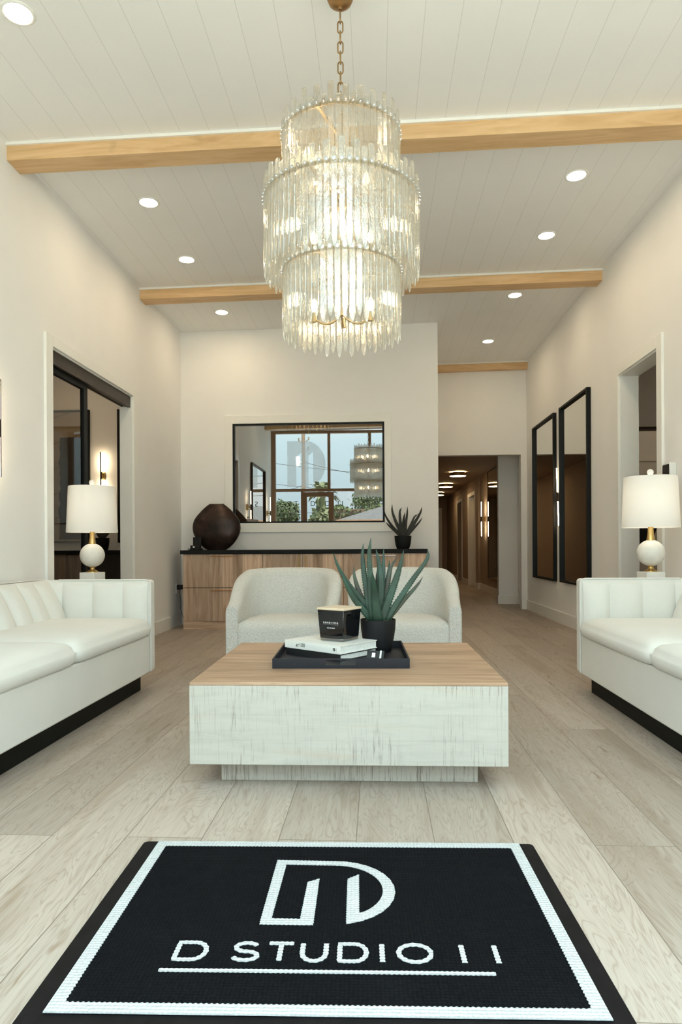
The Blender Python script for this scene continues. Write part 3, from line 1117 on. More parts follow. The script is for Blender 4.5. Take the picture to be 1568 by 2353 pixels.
def make_sofa():
    """front face on the plane x = 0, facing +x; runs along y from 0 to 2.39"""
    L, D = 2.39, 0.865
    r = thing('sofa', 'sofa', 'sofa')
    obj('plinth', boxes((-0.80, -0.065, 0.10, L - 0.10, 0, 0.122)), M['black_base'], r, bevel=0.003)
    obj('seat_base', boxes((-D, -0.002, 0.095, L - 0.095, 0.117, 0.362)), M['sofa'], r, bevel=0.010, segs=3)
    def arm(y0, y1):
        bm = boxes((-D, 0.002, y0, y1, 0.115, 0.727))
        o = obj('armrest', bm, M['sofa'], r, bevel=0.022, segs=4)
        w = B()
        ym = y0 + 0.006 if y0 > 1 else y1 - 0.006
        tube(w, [(0.001, ym, 0.125), (0.001, ym, 0.70), (-0.010, ym, 0.722), (-0.03, ym, 0.728), (-0.62, ym, 0.728)], 0.005, 8)
        obj('welt', w, M['sofa'], o, smooth=60)
        return o
    prof = [(0.004, 0.385, 0.6), (0.010, 0.45, 1.0), (0.010, 0.56, 1.0), (0.006, 0.64, 0.85), (0.0, 0.69, 0.5), (-0.008, 0.712, 0.22), (-0.03, 0.722, 0.0)]
    for far in (False, True):
        o = arm(L - 0.10, L) if far else arm(0, 0.10)
        bm = tuft_bm([-0.012, -0.18, -0.385, -0.588, -0.74], prof, -0.06, 0.032)
        for v in bm.verts:
            u, d, h = v.co
            y = 0.105 + d
            v.co = (u, L - y if far else y, h)
        obj('channel_pad', bm, M['sofa'], o, smooth=70)
    back = obj('backrest', boxes((-D, -0.70, 0.08, L - 0.08, 0.115, 0.727)), M['sofa'], r, bevel=0.022, segs=4)
    bp = [(0.115, 0.385, 0.7), (0.105, 0.46, 1.0), (0.065, 0.56, 1.0), (0.03, 0.64, 0.9), (0.008, 0.69, 0.55), (-0.008, 0.715, 0.2), (-0.035, 0.727, 0.0)]
    n = 11
    ed = [0.10 + (L - 0.20) * i / n for i in range(n + 1)]
    bm = tuft_bm(ed, bp, -0.09, 0.044)
    for v in bm.verts:
        u, d, h = v.co
        v.co = (-0.68 + d, u, h)
    obj('channel_pad', bm, M['sofa'], back, smooth=70)
    for y0, y1 in ((0.108, L / 2 - 0.003), (L / 2 + 0.003, L - 0.108)):
        obj('seat_cushion', cushion_bm(-0.66, 0.018, y0, y1, 0.366, 0.478, 0.024, 0.05, 0.03), M['sofa'], r, smooth=180)
    return r


sofa = make_sofa()
sofa.location = (-1.50, 2.043, 0)
sofa['label'] = 'ivory channel-tufted sofa on black plinth along the left wall'
s2 = dup(sofa, (1.302, 4.445, 0), PI, 'ivory channel-tufted sofa on black plinth along the right wall')
for o in (sofa, s2):
    o['group'] = 'ivory tufted sofas facing each other'

# ---------------------------------------------------------------- barrel chairs
def make_chair():
    """front at y = 0, facing -y"""
    r = thing('barrel_chair', 'chair', 'armchair')
    W, T = 0.758, 0.088
    n = 64
    rings = []
    def plan(t, off):
        """off = distance outwards from the shell's centre line; t runs 0 (left front) to 1 (right front)"""
        s = t * 2.0
        w, yb, y0, yc = W / 2 - T / 2, 0.615, 0.0, 0.20
        if t < 0.16:
            f = t / 0.16
            p, nr = Vector((-w, y0 + (yc - y0) * f)), Vector((-1, 0))
        elif t > 0.84:
            f = (1 - t) / 0.16
            p, nr = Vector((w, y0 + (yc - y0) * f)), Vector((1, 0))
        else:
            a = PI - (t - 0.16) / 0.68 * PI
            e = 2 / 2.5
            c, sn = math.cos(a), math.sin(a)
            p = Vector((w * math.copysign(abs(c) ** e, c), yc + (yb - yc) * abs(sn) ** e))
            g = Vector((math.copysign(abs(p.x / w) ** 1.5, p.x) / w, ((p.y - yc) / (yb - yc)) ** 1.5 / (yb - yc)))
            nr = g.normalized()
        return p, nr
    for i in range(n + 1):
        t = i / n
        p, nr = plan(t, 0)
        k = min(1.0, max(0.0, p.y / 0.50))
        k = k * k * (3 - 2 * k) * 0.45 + k * 0.55
        h = 0.545 + 0.222 * k + 0.018 * math.sin(PI * t) ** 4
        th = T / 2 + 0.010 * k
        lean = 0.035 * k
        ring = []
        for q, z in ((1, 0.0), (1, 0.3), (1, h - 0.05), (0.96, h - 0.03), (0.80, h - 0.012), (0.5, h - 0.002), (0.15, h), (-0.25, h - 0.003),
                     (-0.65, h - 0.014), (-0.92, h - 0.034), (-1, h - 0.055), (-1, 0.44), (-1, 0.25), (-1, 0.0)):
            zz = max(0, (z - 0.40) / 0.40)
            off = q * th + lean * zz
            g = p + nr * off
            ring.append((g.x, g.y, z))
        rings.append(ring)
    bm = B()
    # rounded front ends
    def end(ring, dy):
        c = [sum(v[k] for v in ring) / len(ring) for k in range(3)]
        return [((v[0] - c[0]) * 0.86 + c[0], v[1] - dy, v[2] if v[2] < 0.4 else v[2] - 0.006) for v in ring]
    rings = [end(rings[0], 0.012)] + rings + [end(rings[-1], 0.012)]
    loft(bm, rings)
    obj('shell', bm, M['boucle'], r, smooth=55)
    # seat block follows the inside of the shell, its front slightly bowed
    def seat_ring(ins, z, front):
        pts = []
        for i in range(49):
            t = 0.0 + i / 48
            p, nr = plan(t, 0)
            g = p - nr * (T / 2 - 0.006 + ins)
            y = max(g.y, front)
            pts.append((g.x, y, z))
        pr, pl = pts[-1], pts[0]
        for i in range(1, 16):
            f = i / 16
            x = pr[0] + (pl[0] - pr[0]) * f
            pts.append((x, front - 0.018 * math.sin(PI * f), z))
        return pts
    bm = B()
    rings = [seat_ring(0, 0.03, 0.0), seat_ring(0, 0.38, -0.002), seat_ring(0.002, 0.405, 0.004), seat_ring(0.006, 0.424, 0.018), seat_ring(0.02, 0.436, 0.045)]
    base = rings[-1]
    cxm, cym = 0.0, 0.28
    for f, dz in ((0.85, 0.010), (0.65, 0.017), (0.4, 0.022), (0.15, 0.024)):
        rings.append([(cxm + (x - cxm) * f, cym + (y - cym) * f, z + dz) for x, y, z in base])
    loft(bm, rings)
    obj('seat', bm, M['boucle'], r, smooth=60)
    return r


ch = make_chair()
ch.location = (-0.648, 4.47, 0)
ch['label'] = 'left white boucle barrel chair behind the coffee table, black candle in front of it'
c2 = dup(ch, (0.184, 4.47, 0), 0, 'right white boucle barrel chair, partly behind the potted aloe')
for o in (ch, c2):
    o['group'] = 'white boucle barrel chairs'

# ---------------------------------------------------------------- coffee table
ct_ = thing('coffee_table', 'square whitewashed solid wood block coffee table in the middle of the room', 'coffee table', (-0.123, 3.085, 0), math.radians(0.7))
obj('plinth', boxes((-0.515, 0.515, -0.415, 0.415, 0, 0.101)), M['table_plinth'], ct_, bevel=0.003)
obj('block', boxes((-0.6125, 0.6125, -0.532, 0.532, 0.101, 0.4065)), M['table_side'], ct_, bevel=0.002)
obj('top_board', boxes((-0.6125, 0.6125, -0.532, 0.532, 0.4065, 0.42)), M['table_top'], ct_, bevel=0.003)

# ---------------------------------------------------------------- entrance mat
MO, MA = Vector((-0.745, 2.090)), math.radians(1.5)
MW, MD = 1.228, 0.85
mat_ = thing('entrance_mat', 'black rubber-edged entrance mat with white border and studio emblem', 'door mat', (MO.x, MO.y, 0), MA)
def loc2(x, y):
    d = Vector((x, y)) - MO
    return (d.x * math.cos(MA) + d.y * math.sin(MA), -d.x * math.sin(MA) + d.y * math.cos(MA))
bm = B()
outline = []
for cxm, cym, a0 in ((MW - 0.015, -0.015, 0), (0.015, -0.015, 90), (0.015, -MD + 0.015, 180), (MW - 0.015, -MD + 0.015, 270)):
    for i in range(5):
        a = math.radians(a0 + 22.5 * i)
        outline.append((cxm + 0.015 * math.cos(a), cym + 0.015 * math.sin(a)))
prism(bm, outline, lambda u, v, w: (u, v, w), 0.005)
obj('rubber_edge', bm, M['rubber'], mat_, bevel=0.002)
FX0, FX1, FY0, FY1 = 0.049, 1.183, -0.788, -0.010
obj('pile_field', boxes((FX0 + 0.001, FX1 - 0.001, FY0 + 0.001, FY1 - 0.001, 0.004, 0.0085)), M['pile_black'], mat_)
place_m = lambda u, v, w: (u, v, 0.0080 + w)
bw = 0.031
inn = [(FX0 + bw, FY1 - bw), (FX1 - bw, FY1 - bw), (FX1 - bw, FY0 + bw), (FX0 + bw, FY0 + bw)]
out_ = [(FX0, FY1), (FX1, FY1), (FX1, FY0), (FX0, FY0)]
li, lo_ = [], []
for i in range(4):
    a, b = Vector(inn[i]), Vector(inn[(i + 1) % 4])
    c, d = Vector(out_[i]), Vector(out_[(i + 1) % 4])
    nr = Vector((-(b - a).y, (b - a).x)).normalized()
    m = int((b - a).length / 0.0055)
    for j in range(m):
        f = j / m
        wv = 0.0016 * (1 if j % 2 else -1) if 0 < j else 0
        li.append(tuple(a + (b - a) * f - nr * wv))
        lo_.append(tuple(c + (d - c) * f))
bm = B()
strip(bm, lo_, li, place_m, 0.0022, closed=True)
obj('white_border', bm, M['pile_white'], mat_)
# emblem: one D-shaped band with two upright bars
em = [(-0.300, 1.969)] + [(-0.122 + 0.166 * math.cos(math.radians(a)), 1.804 + 0.165 * math.sin(math.radians(a))) for a in range(88, -77, -6)]
em += [(-0.081, 1.644), (-0.087, 1.866), (-0.056, 1.892), (-0.050, 1.693)]
em += [(-0.122 + 0.133 * math.cos(math.radians(a)), 1.806 + 0.138 * math.sin(math.radians(a))) for a in range(-50, 91, 6)]
em += [(-0.270, 1.944), (-0.269, 1.659), (-0.197, 1.660), (-0.197, 1.843), (-0.166, 1.864), (-0.162, 1.635), (-0.295, 1.633)]
em = [loc2(*p) for p in em]
bm = B()
prism(bm, densify(em, 0.0055, 0.0010), place_m, 0.0022)
obj('emblem', bm, M['pile_white'], mat_)
# lettering from thick strokes
def stroke(bm, pts, w, closed=False):
    fine = []
    n = len(pts)
    for i in range(n if closed else n - 1):
        a, b = Vector(pts[i]), Vector(pts[(i + 1) % n])
        m = max(1, int((b - a).length / 0.0055))
        for j in range(m):
            fine.append(a + (b - a) * (j / m))
    if not closed:
        fine.append(Vector(pts[-1]))
    L, R = [], []
    k = len(fine)
    for i, p in enumerate(fine):
        if closed:
            t = fine[(i + 1) % k] - fine[i - 1]
        else:
            t = fine[min(i + 1, k - 1)] - fine[max(i - 1, 0)]
        t.normalize()
        nr = Vector((-t.y, t.x))
        wv = w / 2 + (0.0009 if i % 2 else -0.0009)
        L.append(tuple(p + nr * wv))
        R.append(tuple(p - nr * wv))
    strip(bm, L, R, place_m, 0.0022, closed)
def ell(cx, cyy, rx, ry, a0, a1, n=16):
    return [(cx + rx * math.cos(math.radians(a0 + (a1 - a0) * i / n)), cyy + ry * math.sin(math.radians(a0 + (a1 - a0) * i / n))) for i in range(n + 1)]
vt, vb = -0.547, -0.612
vm, hh = (vt + vb) / 2, (vt - vb) / 2
SWD = 0.0115
def letter_D(x0, x1):
    k = (x1 - x0) * 0.45
    return [([(x0, vb), (x0, vt), (x1 - k, vt)] + ell(x1 - k, vm, k, hh, 85, -85, 14) + [(x1 - k, vb)], True)]
cs = 0.4235
glyphs = [letter_D(0.264, 0.331),
          [(ell(cs, vm + hh / 2, 0.025, hh / 2, 25, 255, 14) + ell(cs, vm - hh / 2, 0.028, hh / 2, 75, -160, 14), False)],
          [([(0.474, vt), (0.532, vt)], False), ([(0.503, vt - 0.005), (0.503, vb)], False)],
          [([(0.554, vt), (0.554, vm - 0.004)] + ell(0.581, vm - 0.004, 0.027, hh - 0.004, 180, 360, 14) + [(0.608, vt)], False)],
          letter_D(0.640, 0.701), [([(0.737, vt), (0.737, vb)], False)], [(ell(0.812, vm, 0.037, hh, 0, 348, 26), True)],
          [([(0.921, vt), (0.921, vb)], False)], [([(0.997, vt), (0.997, vb)], False)]]
for g in glyphs:
    bm = B()
    for pts, closed in g:
        stroke(bm, pts, SWD, closed)
    obj('letter', bm, M['pile_white'], mat_)
bm = B()
stroke(bm, [(0.242, -0.650), (0.982, -0.650)], 0.0105)
obj('underline', bm, M['pile_white'], mat_)

# ---------------------------------------------------------------- sideboard units
CF, CBK = 7.58, BW - 0.002
def handle(bm, a, b, out=0.028, r=0.005):
    a, b = Vector(a), Vector(b)
    d = (b - a).normalized()
    cyl(bm, a + Vector((0, -out, 0)), b + Vector((0, -out, 0)), r, 10)
    for p in (a + d * 0.03, b - d * 0.03):
        cyl(bm, p, p + Vector((0, -out, 0)), r * 0.8, 8)
def unit(x0, x1, label, fronts):
    r = thing('sideboard_unit', label, 'cabinet', ((x0 + x1) / 2, CF, 0), 0, 'walnut sideboard units under the black worktop')
    w = (x1 - x0) / 2
    d = CBK - CF
    obj('carcass', boxes((-w, w, 0.022, d, 0.092, 0.866)), M['dark_walnut'], r)  # dark carcass colour paints shade into the gaps between the fronts
    obj('kick_board', boxes((-w, w, 0.006, 0.022, 0, 0.092)), M['walnut_kick'], r)
    for kind, a, b, z0, z1, h in fronts:
        f = obj(kind, boxes((a - (x0 + x1) / 2 + 0.0025, b - (x0 + x1) / 2 - 0.0025, 0, 0.021, z0, z1)), M['walnut'], r, bevel=0.001)
        bm = B()
        (ha, hb, mat) = h
        handle(bm, (ha[0] - (x0 + x1) / 2, 0, ha[1]), (hb[0] - (x0 + x1) / 2, 0, hb[1]))
        hd = obj('handle', bm, M[mat], f, smooth=40)
    return r
unit(-2.236, -1.308, 'walnut drawer unit at the left end, under the dark disc vase',
     [('drawer', -2.236, -1.308, 0.480, 0.862, ((-1.908, 0.838), (-1.644, 0.838), 'copper')),
      ('drawer', -2.236, -1.308, 0.094, 0.474, ((-1.908, 0.447), (-1.644, 0.447), 'copper'))])
unit(-1.308, -0.384, 'walnut two-door unit in the middle, behind the left barrel chair',
     [('door', -1.308, -0.846, 0.094, 0.862, ((-0.887, 0.645), (-0.887, 0.838), 'gold')),
      ('door', -0.846, -0.384, 0.094, 0.862, ((-0.805, 0.645), (-0.805, 0.838), 'gold'))])
unit(-0.384, 0.566, 'walnut drawer unit at the right end, behind the potted aloe',
     [('drawer', -0.384, 0.566, 0.480, 0.862, ((-0.047, 0.838), (0.214, 0.838), 'silver')),
      ('drawer', -0.384, 0.566, 0.094, 0.474, ((-0.047, 0.447), (0.214, 0.447), 'gold'))])
wt = tag(obj('worktop', boxes((-2.262, 0.574, CF - 0.022, CBK, 0.866, 0.911)), M['black_stone'], bevel=0.002),
         'long thin black worktop on top of the walnut sideboard', 'worktop')

# ---------------------------------------------------------------- disc vase
vz = thing('disc_vase', 'dark bronze disc-shaped vase on the left end of the black worktop', 'vase', (-1.893, 7.80, 0.911))
prof = [(0, 0.108), (0.004, 0.115), (0.03, 0.155), (0.07, 0.198), (0.105, 0.227), (0.14, 0.250), (0.175, 0.268), (0.21, 0.280), (0.26, 0.287), (0.31, 0.282), (0.35, 0.269), (0.39, 0.245),
        (0.42, 0.220), (0.46, 0.184), (0.49, 0.154), (0.52, 0.117), (0.538, 0.094), (0.545, 0.088), (0.545, 0.080), (0.50, 0.074)]
rings = []
for z, a in prof:
    b = min(0.105, 0.028 + 0.088 * (a / 0.286) ** 1.6) if z < 0.54 else 0.03
    if z >= 0.545 and a < 0.095:
        b = 0.022
    e = 2 / 2.3
    rings.append([(a * math.copysign(abs(math.cos(t)) ** e, math.cos(t)), b * math.copysign(abs(math.sin(t)) ** e, math.sin(t)), z)
                  for t in [2 * PI * i / 64 for i in range(64)]])
bm = B()
loft(bm, rings)
obj('body', bm, M['vase'], vz, smooth=50)

gd = thing('charging_stand', 'small black charging stand with a silver badge, left of the dark disc vase', 'gadget', (-2.105, 7.652, 0.911))
obj('base', boxes((-0.075, 0.075, -0.05, 0.05, 0, 0.022)), M['dark_plastic'], gd, bevel=0.006)
obj('upright', boxes((-0.035, 0.06, 0.01, 0.028, 0.022, 0.15)), M['dark_plastic'], gd, bevel=0.004)
obj('cradle', boxes((-0.055, 0.06, -0.04, 0.008, 0.022, 0.055)), M['dark_plastic'], gd, bevel=0.006)
obj('badge', boxes((-0.022, 0.0, -0.044, -0.039, 0.028, 0.046)), M['silver'], gd)
bm = B()
tube(bm, [(-0.068 + 0.014 * math.cos(a), -0.052, 0.018 + 0.016 * math.sin(a)) for a in [2 * PI * i / 18 for i in range(18)]], 0.0025, 8, True)
obj('cable_loop', bm, M['silver'], gd, smooth=60)

# ---------------------------------------------------------------- aloes
def leaf_bm(pts, width, teeth=True, curl=0.35, seed=0):
    """thick tapering leaf along a smooth path from root to tip, hooked teeth on both rims"""
    rnd = random.Random(seed)
    P = [Vector(p) for p in pts]
    Q = [P[0] * 2 - P[1]] + P + [P[-1] * 2 - P[-2]]
    path = []
    for i in range(1, len(Q) - 2):
        a, b, c, d = Q[i - 1], Q[i], Q[i + 1], Q[i + 2]
        for j in range(7):
            t = j / 7
            path.append(0.5 * ((2 * b) + (c - a) * t + (2 * a - 5 * b + 4 * c - d) * t * t + (-a + 3 * b - 3 * c + d) * t ** 3))
    path.append(P[-1])
    n = len(path)
    bm = B()
    rings = []
    mid = Vector((sum(p.x for p in path[:1]), 0, 0))
    edges = []
    view = Vector((0, -1, 0))
    for i, p in enumerate(path):
        t = (path[min(i + 1, n - 1)] - path[max(i - 1, 0)]).normalized()
        side = t.cross(view)
        if side.length < 0.2:
            side = Vector((1, 0, 0))
        side.normalize()
        nrm = side.cross(t).normalized()
        f = i / (n - 1)
        w = width / 2 * (0.80 + 0.32 * min(1, f * 5)) * (1 - f) ** 0.72 * 1.0 + 0.0006
        th = w * (0.42 if f > 0.02 else 0.42)
        ring = []
        for k in range(12):
            a = 2 * PI * k / 12
            c, s = math.cos(a), math.sin(a)
            x = c * w
            y = s * th + curl * w * (abs(c) ** 2) * 0.8
            ring.append(p + side * x + nrm * y)
        rings.append(ring)
        edges.append((p + side * w + nrm * curl * w * 0.8, side, t, w))
        edges.append((p - side * w + nrm * curl * w * 0.8, -side, t, w))
    loft(bm, rings)
    if teeth:
        for q, (e, sd, t, w) in enumerate(edges[:int(len(edges) * 0.86)]):
            for sub in (0, 0.5):
                if w < 0.0015:
                    continue
                nxt = edges[min(q + 2, len(edges) - 1)][0]
                b = e.lerp(nxt, sub)
                s = 0.10 * w + 0.0011
                try:
                    v = [bm.verts.new(b - t * s * 1.1), bm.verts.new(b + t * s * 1.1), bm.verts.new(b + sd * s * 1.9 + t * s * 0.9), bm.verts.new(b + Vector((0, s * 0.7, 0)))]
                    for fc in ((0, 1, 2), (0, 2, 3), (1, 3, 2), (0, 3, 1)):
                        bm.faces.new([v[k] for k in fc])
                except ValueError:
                    pass
    return bm


def aloe(name, label, loc, pot_prof, leaves, mats, soil_z, soil_r, teeth=True):
    r = thing(name, label, 'potted plant', loc)
    bm = B()
    lathe(bm, pot_prof, n=56)
    obj('pot', bm, M['black_matte'], r, smooth=50)
    bm = B()
    lathe(bm, [(soil_r, soil_z - 0.012), (soil_r, soil_z), (soil_r * 0.6, soil_z + 0.006), (0.002, soil_z + 0.009)], n=32)
    obj('moss', bm, M['soil'], r, smooth=60)
    o = Vector(loc)
    for i, (pts, w) in enumerate(leaves):
        lp = [Vector(p) - o for p in pts]
        root = Vector((lp[0].x * 0.55, lp[0].y * 0.55, min(lp[0].z, soil_z - 0.004)))
        if (lp[0] - root).length > 0.01:
            lp = [root] + lp
        obj('leaf', leaf_bm(lp, w, teeth, seed=i), mats[i % len(mats)] if isinstance(mats, list) else mats, r, smooth=60)
    return r


LEAVES_TABLE=[
  ( [(-0.047, 3.27, 0.642), (-0.139, 3.26, 0.757), (-0.187, 3.25, 0.839), (-0.213, 3.24, 0.912)] , 0.03 ),
  ( [(-0.026, 3.25, 0.584), (-0.106, 3.233, 0.68), (-0.148, 3.217, 0.759), (-0.178, 3.2, 0.832)] , 0.036 ),
  ( [(-0.031, 3.28, 0.597), (-0.086, 3.29, 0.711), (-0.11, 3.3, 0.788), (-0.117, 3.31, 0.843)] , 0.032 ),
  ( [(-0.034, 3.26, 0.616), (-0.06, 3.263, 0.789), (-0.07, 3.267, 0.892), (-0.066, 3.27, 0.956)] , 0.036 ),
  ( [(-0.023, 3.24, 0.607), (-0.033, 3.233, 0.801), (-0.037, 3.227, 0.909), (-0.028, 3.22, 0.983)] , 0.038 ),
  ( [(0.001, 3.22, 0.585), (-0.01, 3.203, 0.696), (-0.016, 3.187, 0.761), (-0.022, 3.17, 0.822)] , 0.05 ),
  ( [(0.015, 3.28, 0.614), (0.019, 3.283, 0.772), (0.011, 3.287, 0.853), (-0.005, 3.29, 0.933)] , 0.044 ),
  ( [(0.021, 3.29, 0.613), (0.03, 3.313, 0.781), (0.033, 3.337, 0.863), (0.034, 3.36, 0.932)] , 0.03 ),
  ( [(0.004, 3.31, 0.611), (-0.001, 3.327, 0.72), (-0.0, 3.343, 0.785), (0.002, 3.36, 0.832)] , 0.024 ),
  ( [(0.029, 3.29, 0.613), (0.054, 3.303, 0.759), (0.071, 3.317, 0.841), (0.105, 3.33, 0.892)] , 0.03 ),
  ( [(0.023, 3.26, 0.591), (0.08, 3.257, 0.746), (0.11, 3.253, 0.838), (0.131, 3.25, 0.923)] , 0.046 ),
  ( [(0.045, 3.27, 0.587), (0.165, 3.27, 0.766), (0.243, 3.27, 0.875), (0.248, 3.27, 0.926)] , 0.034 ),
  ( [(0.05, 3.28, 0.581), (0.138, 3.29, 0.684), (0.193, 3.3, 0.743), (0.227, 3.31, 0.79)] , 0.026 ),
  ( [(0.023, 3.3, 0.612), (0.044, 3.323, 0.742), (0.058, 3.347, 0.818), (0.063, 3.37, 0.871)] , 0.026 ),
]
LEAVES_SIDE=[
  ( [(0.278, 7.8, 1.069), (0.178, 7.773, 1.178), (0.101, 7.747, 1.301), (0.087, 7.72, 1.377)] , 0.05 ),
  ( [(0.301, 7.8, 1.061), (0.225, 7.817, 1.226), (0.184, 7.833, 1.352), (0.183, 7.85, 1.435)] , 0.06 ),
  ( [(0.325, 7.8, 1.061), (0.338, 7.817, 1.202), (0.357, 7.833, 1.327), (0.36, 7.85, 1.41)] , 0.055 ),
  ( [(0.34, 7.8, 1.061), (0.441, 7.8, 1.216), (0.508, 7.8, 1.332), (0.527, 7.8, 1.401)] , 0.06 ),
  ( [(0.34, 7.79, 1.053), (0.432, 7.777, 1.153), (0.493, 7.763, 1.222), (0.529, 7.75, 1.276)] , 0.045 ),
  ( [(0.293, 7.79, 1.054), (0.275, 7.787, 1.217), (0.27, 7.783, 1.34), (0.291, 7.78, 1.394)] , 0.05 ),
  ( [(0.285, 7.78, 1.054), (0.2, 7.753, 1.131), (0.138, 7.727, 1.185), (0.103, 7.7, 1.224)] , 0.045 ),
  ( [(0.308, 7.76, 1.053), (0.308, 7.74, 1.191), (0.315, 7.72, 1.275), (0.328, 7.7, 1.336)] , 0.055 ),
  ( [(0.332, 7.8, 1.061), (0.403, 7.813, 1.201), (0.443, 7.827, 1.287), (0.491, 7.84, 1.318)] , 0.045 ),
]
LEAVES_ROOM=[
  ( [(-3.945, 9.4, 1.069), (-3.83, 9.383, 1.191), (-3.751, 9.367, 1.33), (-3.725, 9.35, 1.434)] , 0.05 ),
  ( [(-3.945, 9.4, 1.069), (-3.908, 9.4, 1.209), (-3.853, 9.4, 1.367), (-3.808, 9.4, 1.525)] , 0.05 ),
  ( [(-3.948, 9.4, 1.069), (-3.98, 9.4, 1.192), (-4.015, 9.4, 1.351), (-4.05, 9.4, 1.527)] , 0.05 ),
  ( [(-3.952, 9.4, 1.069), (-4.009, 9.383, 1.157), (-4.073, 9.367, 1.297), (-4.136, 9.35, 1.437)] , 0.05 ),
]

tm = [M['aloe'], M['aloe'], M['aloe_brown'], M['aloe'], M['aloe'], M['aloe'], M['aloe'], M['aloe'], M['aloe_dark'], M['aloe_brown'], M['aloe'], M['aloe'], M['aloe_brown'], M['aloe']]
TR = 0.429
aloe('potted_aloe', 'large green aloe with toothed leaves in black pot on the coffee table tray', (0.004, 3.27, TR),
     [(0.058, 0), (0.063, 0.003), (0.070, 0.03), (0.078, 0.07), (0.084, 0.11), (0.0865, 0.150), (0.0862, 0.156), (0.083, 0.157), (0.081, 0.152), (0.078, 0.12), (0.002, 0.12)],
     LEAVES_TABLE, tm, 0.146, 0.0795)
aloe('potted_aloe', 'small dark aloe in black pot at the right end of the black worktop', (0.305, 7.80, 0.911),
     [(0.068, 0), (0.072, 0.004), (0.085, 0.04), (0.095, 0.09), (0.099, 0.14), (0.099, 0.152), (0.096, 0.154), (0.093, 0.150), (0.09, 0.12), (0.002, 0.12)],
     [(p, w * 0.8) for p, w in LEAVES_SIDE], M['aloe_dark'], 0.142, 0.091)
aloe('potted_aloe', 'dark aloe in black pot in the left room, behind the white table lamp', (-3.95, 9.40, 0.911),
     [(0.075, 0), (0.08, 0.004), (0.09, 0.05), (0.098, 0.11), (0.100, 0.16), (0.100, 0.175), (0.096, 0.176), (0.092, 0.17), (0.09, 0.14), (0.002, 0.14)],
     LEAVES_ROOM, M['aloe_dark'], 0.160, 0.091, False)

# ---------------------------------------------------------------- tray with books and candle
tr = thing('serving_tray', 'black leatherette serving tray with cut-out handles on the coffee table', 'tray', (-0.164, 3.115, 0.42), math.radians(1.6))
hx, hy, hz, tk = 0.294, 0.272, 0.0425, 0.007
obj('base', boxes((-hx + tk, hx - tk, -hy + tk, hy - tk, 0, 0.009)), M['tray'], tr)
def tray_side(s):
    y0, y1 = (-hy, -hy + tk) if s < 0 else (hy - tk, hy)
    return boxes((-hx, -0.064, y0, y1, 0, hz), (0.064, hx, y0, y1, 0, hz), (-0.064, 0.064, y0, y1, 0, 0.014), (-0.064, 0.064, y0, y1, 0.036, hz))
obj('handle_side', tray_side(-1), M['tray'], tr)
obj('handle_side', tray_side(1), M['tray'], tr)
obj('end_side', boxes((-hx, -hx + tk, -hy + tk, hy - tk, 0, hz)), M['tray'], tr)
obj('end_side', boxes((hx - tk, hx, -hy + tk, hy - tk, 0, hz)), M['tray'], tr)

BA = math.atan2(2.967 - 3.187, -0.166 + 0.444)
def book(label, z, L, W, H, mat, x=-0.444, y=3.187):
    r = thing('book', label, 'book', (x, y, z), BA, 'coffee table books on the black tray')
    obj('cover', boxes((0, L, 0, 0.004, 0, H), (0, L, 0.004, W, 0, 0.003), (0, L, 0.004, W, H - 0.003, H)), M[mat], r)
    obj('page_block', boxes((0.004, L - 0.004, 0.004, W - 0.004, 0.003, H - 0.003)), M['paper'], r)
    return r
book('black-spined coffee table book lying under the white one', TR + 0.0005, 0.345, 0.262, 0.029, 'book_black', -0.437, 3.1815)
bk = book('white coffee table book lying on top, spine facing the viewer', TR + 0.0305, 0.354, 0.266, 0.0365, 'book_white')
up = Matrix.Rotation(PI / 2, 4, 'X')
obj('title', move(text_bm('at', 0.026, 0.0003, 1.0, 0.35), Matrix.Translation((0.082, -0.0005, 0.011)) @ up), M['ink'], bk)
obj('title', move(text_bm('100', 0.026, 0.0003), Matrix.Translation((0.116, -0.0005, 0.011)) @ up), M['ink'], bk)
bm = B()
lathe(bm, [(0.0075, 0), (0.0075, 0.0006)], n=24)
move(bm, Matrix.Translation((0.318, -0.0002, 0.0185)) @ up)
obj('spine_emblem', bm, M['ink'], bk)
obj('spine_emblem', move(text_bm('e', 0.013, 0.0003), Matrix.Translation((0.318, -0.0010, 0.0150)) @ up), M['white_ink'], bk)
obj('spine_mark', boxes((0.3315, 0.3325, -0.0006, 0.0002, 0.010, 0.027)), M['grey_ink'], bk)

cd = thing('candle_jar', 'square black glass candle with pale wooden lid standing on the white book', 'candle', (-0.181, 3.184, TR + 0.0675), math.radians(-31.1))
b0, b1, ch_ = 0.066, 0.0755, 0.146
def frus(bm, h0, h1, z0, z1):
    hexa(bm, [(-h0, -h0, z0), (h0, -h0, z0), (h0, h0, z0), (-h0, h0, z0)], [(-h1, -h1, z1), (h1, -h1, z1), (h1, h1, z1), (-h1, h1, z1)])
bm = B()
frus(bm, b0 + (b1 - b0) * 0.09, b1, 0.013, ch_)
obj('jar', bm, M['candle_glass'], cd, bevel=0.004, segs=3)
bm = B()
frus(bm, b0 - 0.002, b0 + 0.0005, 0.0, 0.0135)
obj('glass_foot', bm, M['candle_foot'], cd, bevel=0.003)
bm = B()
frus(bm, b1 + 0.002, b1 + 0.002, ch_, ch_ + 0.011)
obj('lid', bm, M['lid_wood'], cd, bevel=0.002)
tilt = math.atan((b1 - b0) / ch_)
def on_face(z):
    return Matrix.Translation((0, -(b0 + (b1 - b0) * z / ch_) - 0.0012, z)) @ Matrix.Rotation(PI / 2 + tilt, 4, 'X')
tb = text_bm('SAND+FOG', 0.0125, 0.0003, 1.45)
obj('brand_lettering', move(tb, on_face(0.083) ), M['white_ink'], cd)
